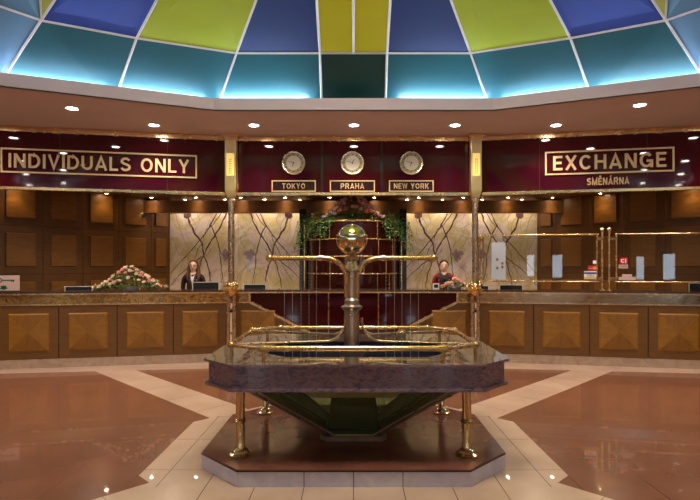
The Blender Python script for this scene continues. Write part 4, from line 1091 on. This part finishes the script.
# ---------------------------------------------------------------- people
def woman(label, loc, rz, hair_mat, jacket_mat, inner_mat, long_hair, glasses, height=1.6, hands=.3):
    k_ = height / 1.6
    t_ = thing('person', label, 'person', loc, rz)
    V, E, Rr = [], [], []
    def chain(pts, start=None):
        prev = start
        for (x_, y_, z_, r_) in pts:
            V.append((x_, y_, z_)); Rr.append(r_); i = len(V) - 1
            if prev is not None: E.append((prev, i))
            prev = i
        return prev
    pelvis = chain([(0, 0, .90, .135)])
    chest = chain([(0, 0, 1.02, .115), (0, 0, 1.14, .118), (0, 0, 1.25, .12)], pelvis)
    neckb = chain([(0, .005, 1.335, .075)], chest)
    chain([(0, .0, 1.38, .046), (0, -.008, 1.43, .046), (0, -.015, 1.47, .06)], neckb)
    for s in (-1, 1):
        chain([(s * .085, 0, .84, .088), (s * .09, .0, .66, .072), (s * .09, 0, .47, .052), (s * .09, .01, .28, .050), (s * .09, .02, .09, .036), (s * .095, -.04, .04, .034), (s * .10, -.12, .03, .026)], pelvis)
        w_ = chain([(s * .09, 0, 1.315, .056), (s * .145, 0, 1.295, .046), (s * .172, .01, 1.20, .038), (s * .188, .02, 1.06, .033), (s * .16, -.10, 1.0, .032), (s * .12, -.22, .97, .024)], neckb)
        h_ = chain([(s * .105, -.26, .965, .026)], w_)
        for fi, (dx, L_) in enumerate(((-.028, .055), (-.009, .07), (.010, .066), (.028, .05))):
            chain([(s * .10 + dx, -.29, .965, .010), (s * .10 + dx * 1.1, -.29 - L_ * .5, .962, .009), (s * .10 + dx * 1.15, -.29 - L_, .945, .0075)], h_)
        chain([(s * .10 - s * .035, -.26, .955, .011), (s * .10 - s * .05, -.29, .945, .009)], h_)
    def skin(V, E, Rr, voxel, extra=None):
        me = bpy.data.meshes.new('b'); me.from_pydata(V, E, []); o = bpy.data.objects.new('b', me); C.objects.link(o)
        md = o.modifiers.new('s', 'SKIN'); 
        for i, sv in enumerate(me.skin_vertices[0].data): sv.radius = (Rr[i], Rr[i] * (.78 if Rr[i] > .1 else 1)); sv.use_root = (i == 0)
        sb = o.modifiers.new('u', 'SUBSURF'); sb.levels = 1; sb.render_levels = 1
        dg = bpy.context.evaluated_depsgraph_get(); dg.update()
        m1 = bpy.data.meshes.new_from_object(o.evaluated_get(dg)); bpy.data.objects.remove(o)
        if extra:
            bm = bmesh.new(); bm.from_mesh(m1); tm = bpy.data.meshes.new('x'); tm.from_pydata([tuple(v) for v in extra.v], [], extra.f); bm.from_mesh(tm)
            bmesh.ops.recalc_face_normals(bm, faces=bm.faces); bm.to_mesh(m1); bm.free()
        o = bpy.data.objects.new('b', m1); C.objects.link(o)
        rm = o.modifiers.new('r', 'REMESH'); rm.mode = 'VOXEL'; rm.voxel_size = voxel; rm.use_smooth_shade = True
        dg = bpy.context.evaluated_depsgraph_get(); dg.update()
        m2 = bpy.data.meshes.new_from_object(o.evaluated_get(dg)); bpy.data.objects.remove(o)
        return m2
    hz = 1.492
    ex = MB(); ex.sphere((0, 0, hz + .025), (.074, .088, .085), 20, 14); ex.sphere((0, -.02, hz - .035), (.055, .062, .065), 18, 12)
    ex.sphere((0, -.045, hz - .07), (.026, .026, .026), 12, 8)                     # chin
    ex.sphere((0, -.088, hz - .005), (.010, .014, .022), 10, 8); ex.sphere((0, -.095, hz - .018), (.014, .012, .010), 10, 8)
    for s in (-1, 1): ex.sphere((s * .074, 0, hz - .005), (.010, .018, .028), 10, 8)
    m2 = skin(V, E, Rr, .0085, ex)
    for v in m2.vertices: v.co *= k_
    m2.materials.clear(); m2.materials.append(M['skin'])
    for p_ in m2.polygons: p_.use_smooth = True
    bd = bpy.data.objects.new('body', m2); C.objects.link(bd); bd.parent = t_
    def child(mb, nm, mat, sm=50):
        for v in mb.v: v *= k_
        return mb.build(nm, mat, t_, sm)
    # clothes: jacket, trousers
    V, E, Rr = [], [], []
    pv = chain([(0, 0, .86, .150)]); ch_ = chain([(0, 0, 1.0, .128), (0, 0, 1.14, .132), (0, 0, 1.25, .136), (0, .01, 1.315, .10)], pv)
    for s in (-1, 1): chain([(s * .09, .005, 1.318, .064), (s * .148, 0, 1.298, .054), (s * .176, .01, 1.20, .046), (s * .192, .02, 1.06, .041), (s * .165, -.10, 1.005, .039), (s * .13, -.20, .975, .034)], ch_)
    mj = skin(V, E, Rr, .012)
    for v in mj.vertices: v.co *= k_
    mj.materials.clear(); mj.materials.append(M[jacket_mat])
    for p_ in mj.polygons: p_.use_smooth = True
    jk = bpy.data.objects.new('jacket', mj); C.objects.link(jk); jk.parent = t_
    V, E, Rr = [], [], []
    pv = chain([(0, 0, .90, .142)])
    for s in (-1, 1): chain([(s * .085, 0, .83, .098), (s * .09, .0, .66, .082), (s * .09, 0, .47, .066), (s * .09, .01, .28, .062), (s * .09, .015, .08, .056)], pv)
    mt_ = skin(V, E, Rr, .012)
    for v in mt_.vertices: v.co *= k_
    mt_.materials.clear(); mt_.materials.append(M['trousers'])
    tr_ = bpy.data.objects.new('trousers', mt_); C.objects.link(tr_); tr_.parent = t_
    for s in (-1, 1):
        mb = MB(); mb.sphere((s * .097, -.055, .035), (.045, .12, .045), 14, 8); child(mb, 'shoe', 'black')
    # shirt or scarf wedge in the jacket opening and lapels
    yf = -.112
    mb = MB(); mb.add([(-.045, yf + .035, 1.345), (.045, yf + .035, 1.345), (.035, yf - .002, 1.22), (0, yf - .006, 1.06), (-.035, yf - .002, 1.22), (0, yf + .0, 1.30)], [(0, 5, 4), (5, 1, 2), (4, 5, 2), (4, 2, 3)])
    sh = child(mb, 'shirt_front' if inner_mat == 'shirt' else 'scarf', inner_mat)
    sh_m = sh.modifiers.new('s', 'SOLIDIFY'); sh_m.thickness = .03; sh_m.offset = 0
    if inner_mat != 'shirt':
        mb = MB(); mb.tube([(-.065, -.05, 1.36), (-.04, -.095, 1.33), (-.055, -.125, 1.25), (-.03, -.135, 1.16)], [.022, .03, .034, .02], 10)
        mb.tube([(.065, -.05, 1.36), (.04, -.095, 1.33), (.06, -.125, 1.25), (.04, -.135, 1.17)], [.022, .03, .034, .02], 10)
        mb.tube([(.06 * math.cos(a_), .0 + .055 * math.sin(a_), 1.362) for a_ in [R(v) for v in range(-30, 211, 20)]], .018, 8)
        child(mb, 'collar_scarf', inner_mat)
    else:
        for s in (-1, 1):
            mb = MB(); mb.tube([(s * .062, -.03, 1.37), (s * .05, -.095, 1.32), (s * .035, -.135, 1.2), (s * .008, -.142, 1.09)], [.014, .020, .022, .01], 8); child(mb, 'lapel', jacket_mat)
    # face details
    for s in (-1, 1):
        mb = MB().mat('white').sphere((s * .028, -.078, hz + .006), (.011, .008, .0065), 10, 6); mb.mat('black').sphere((s * .028, -.0845, hz + .006), (.005, .003, .005), 8, 6)
        for v in mb.v: v *= k_
        mb.build('eye', None, t_, 60)
        mb = MB().tube([(s * .012, -.088, hz + .024), (s * .028, -.09, hz + .029), (s * .045, -.078, hz + .023)], .0028, 6); child(mb, 'eyebrow', hair_mat)
    mb = MB().tube([(-.024, -.076, hz - .044), (-.01, -.0845, hz - .049), (.01, -.0845, hz - .049), (.024, -.076, hz - .044)], [.002, .006, .006, .002], 8); child(mb, 'mouth', 'lips')
    # hair
    mb = MB(); n1, n2 = 24, 12; rows_ = []
    for i in range(n2 + 1):
        th = PI / 2 * (1 - i / n2 * 1.5)
        for j in range(n1):
            a_ = 2 * PI * j / n1; fx, fy = math.cos(a_), math.sin(a_)
            front = max(0, -fy)
            thf = max(th, R(38) * front + (-R(50)) * (1 - front)) if front > .25 else th
            rows_.append((.086 * math.cos(thf) * fx, .008 + .098 * math.cos(thf) * fy, hz + .03 + .090 * math.sin(thf)))
    fs = [(i * n1 + j, i * n1 + (j + 1) % n1, (i + 1) * n1 + (j + 1) % n1, (i + 1) * n1 + j) for i in range(n2) for j in range(n1)]
    mb.add(rows_, fs)
    if long_hair:
        for s in (-1, 1):
            for dx, dy, z_ in ((.0, -.01, 1.20), (.012, .02, 1.18), (.0, .045, 1.17)):
                mb.tube([(s * (.066), dy, hz + .05), (s * (.080 + dx), dy, hz - .02), (s * (.086 + dx), dy - .01, hz - .10), (s * (.096 + dx), dy - .05, 1.32), (s * .085, dy - .08, z_ + .04)], [.016, .020, .024, .026, .010], 8)
        mb.sphere((0, .06, 1.40), (.085, .045, .12), 14, 10)
    else: mb.sphere((0, .095, hz + .03), (.04, .035, .04), 12, 8)
    child(mb, 'hair', hair_mat)
    if glasses:
        mb = MB()
        for s in (-1, 1):
            mb.tube([(s * .029 + .021 * math.cos(a_), -.097, hz + .005 + .015 * math.sin(a_)) for a_ in [2 * PI * i / 16 for i in range(16)]], .0018, 5, closed=True)
            mb.tube([(s * .05, -.097, hz + .008), (s * .077, -.02, hz + .008)], .0018, 5)
        mb.tube([(-.008, -.097, hz + .007), (.008, -.097, hz + .007)], .0018, 5); child(mb, 'glasses', 'black')
    return t_
woman('woman with glasses and long brown hair in a dark jacket behind the left counter', ((193.5 - CX) / F * 9.25, 9.25, 0), R(8), 'hair_brown', 'jacket_dark', 'shirt', True, True, 1.585)
woman('smiling woman with tied back hair in a red jacket behind the right counter', ((444 - CX) / F * 9.25, 9.25, 0), R(-8), 'hair_dark', 'jacket_red', 'scarf', False, False, 1.585)

# ---------------------------------------------------------------- world and camera
w = bpy.data.worlds.new('world'); scn.world = w; w.use_nodes = True
w.node_tree.nodes['Background'].inputs[0].default_value = (.35, .22, .15, 1); w.node_tree.nodes['Background'].inputs[1].default_value = .15
cam = bpy.data.cameras.new('camera'); co = bpy.data.objects.new('camera', cam); C.objects.link(co)
co.location = (0, 0, CH); co.rotation_euler = (PI / 2, 0, 0)
cam.sensor_width = 36; cam.lens = F * 36 / 700; cam.shift_x = (350 - CX) / 700; cam.shift_y = (HY - 250) / 700; cam.clip_start = .05
scn.camera = co
scn.view_settings.view_transform = 'Standard'; scn.view_settings.look = 'None'; scn.view_settings.gamma = 1
scn.view_settings.exposure = 0
scn.cycles.use_denoising = True
scn.cycles.max_bounces = 8; scn.cycles.diffuse_bounces = 3; scn.cycles.glossy_bounces = 4; scn.cycles.transparent_max_bounces = 8
scn.cycles.sample_clamp_indirect = 6
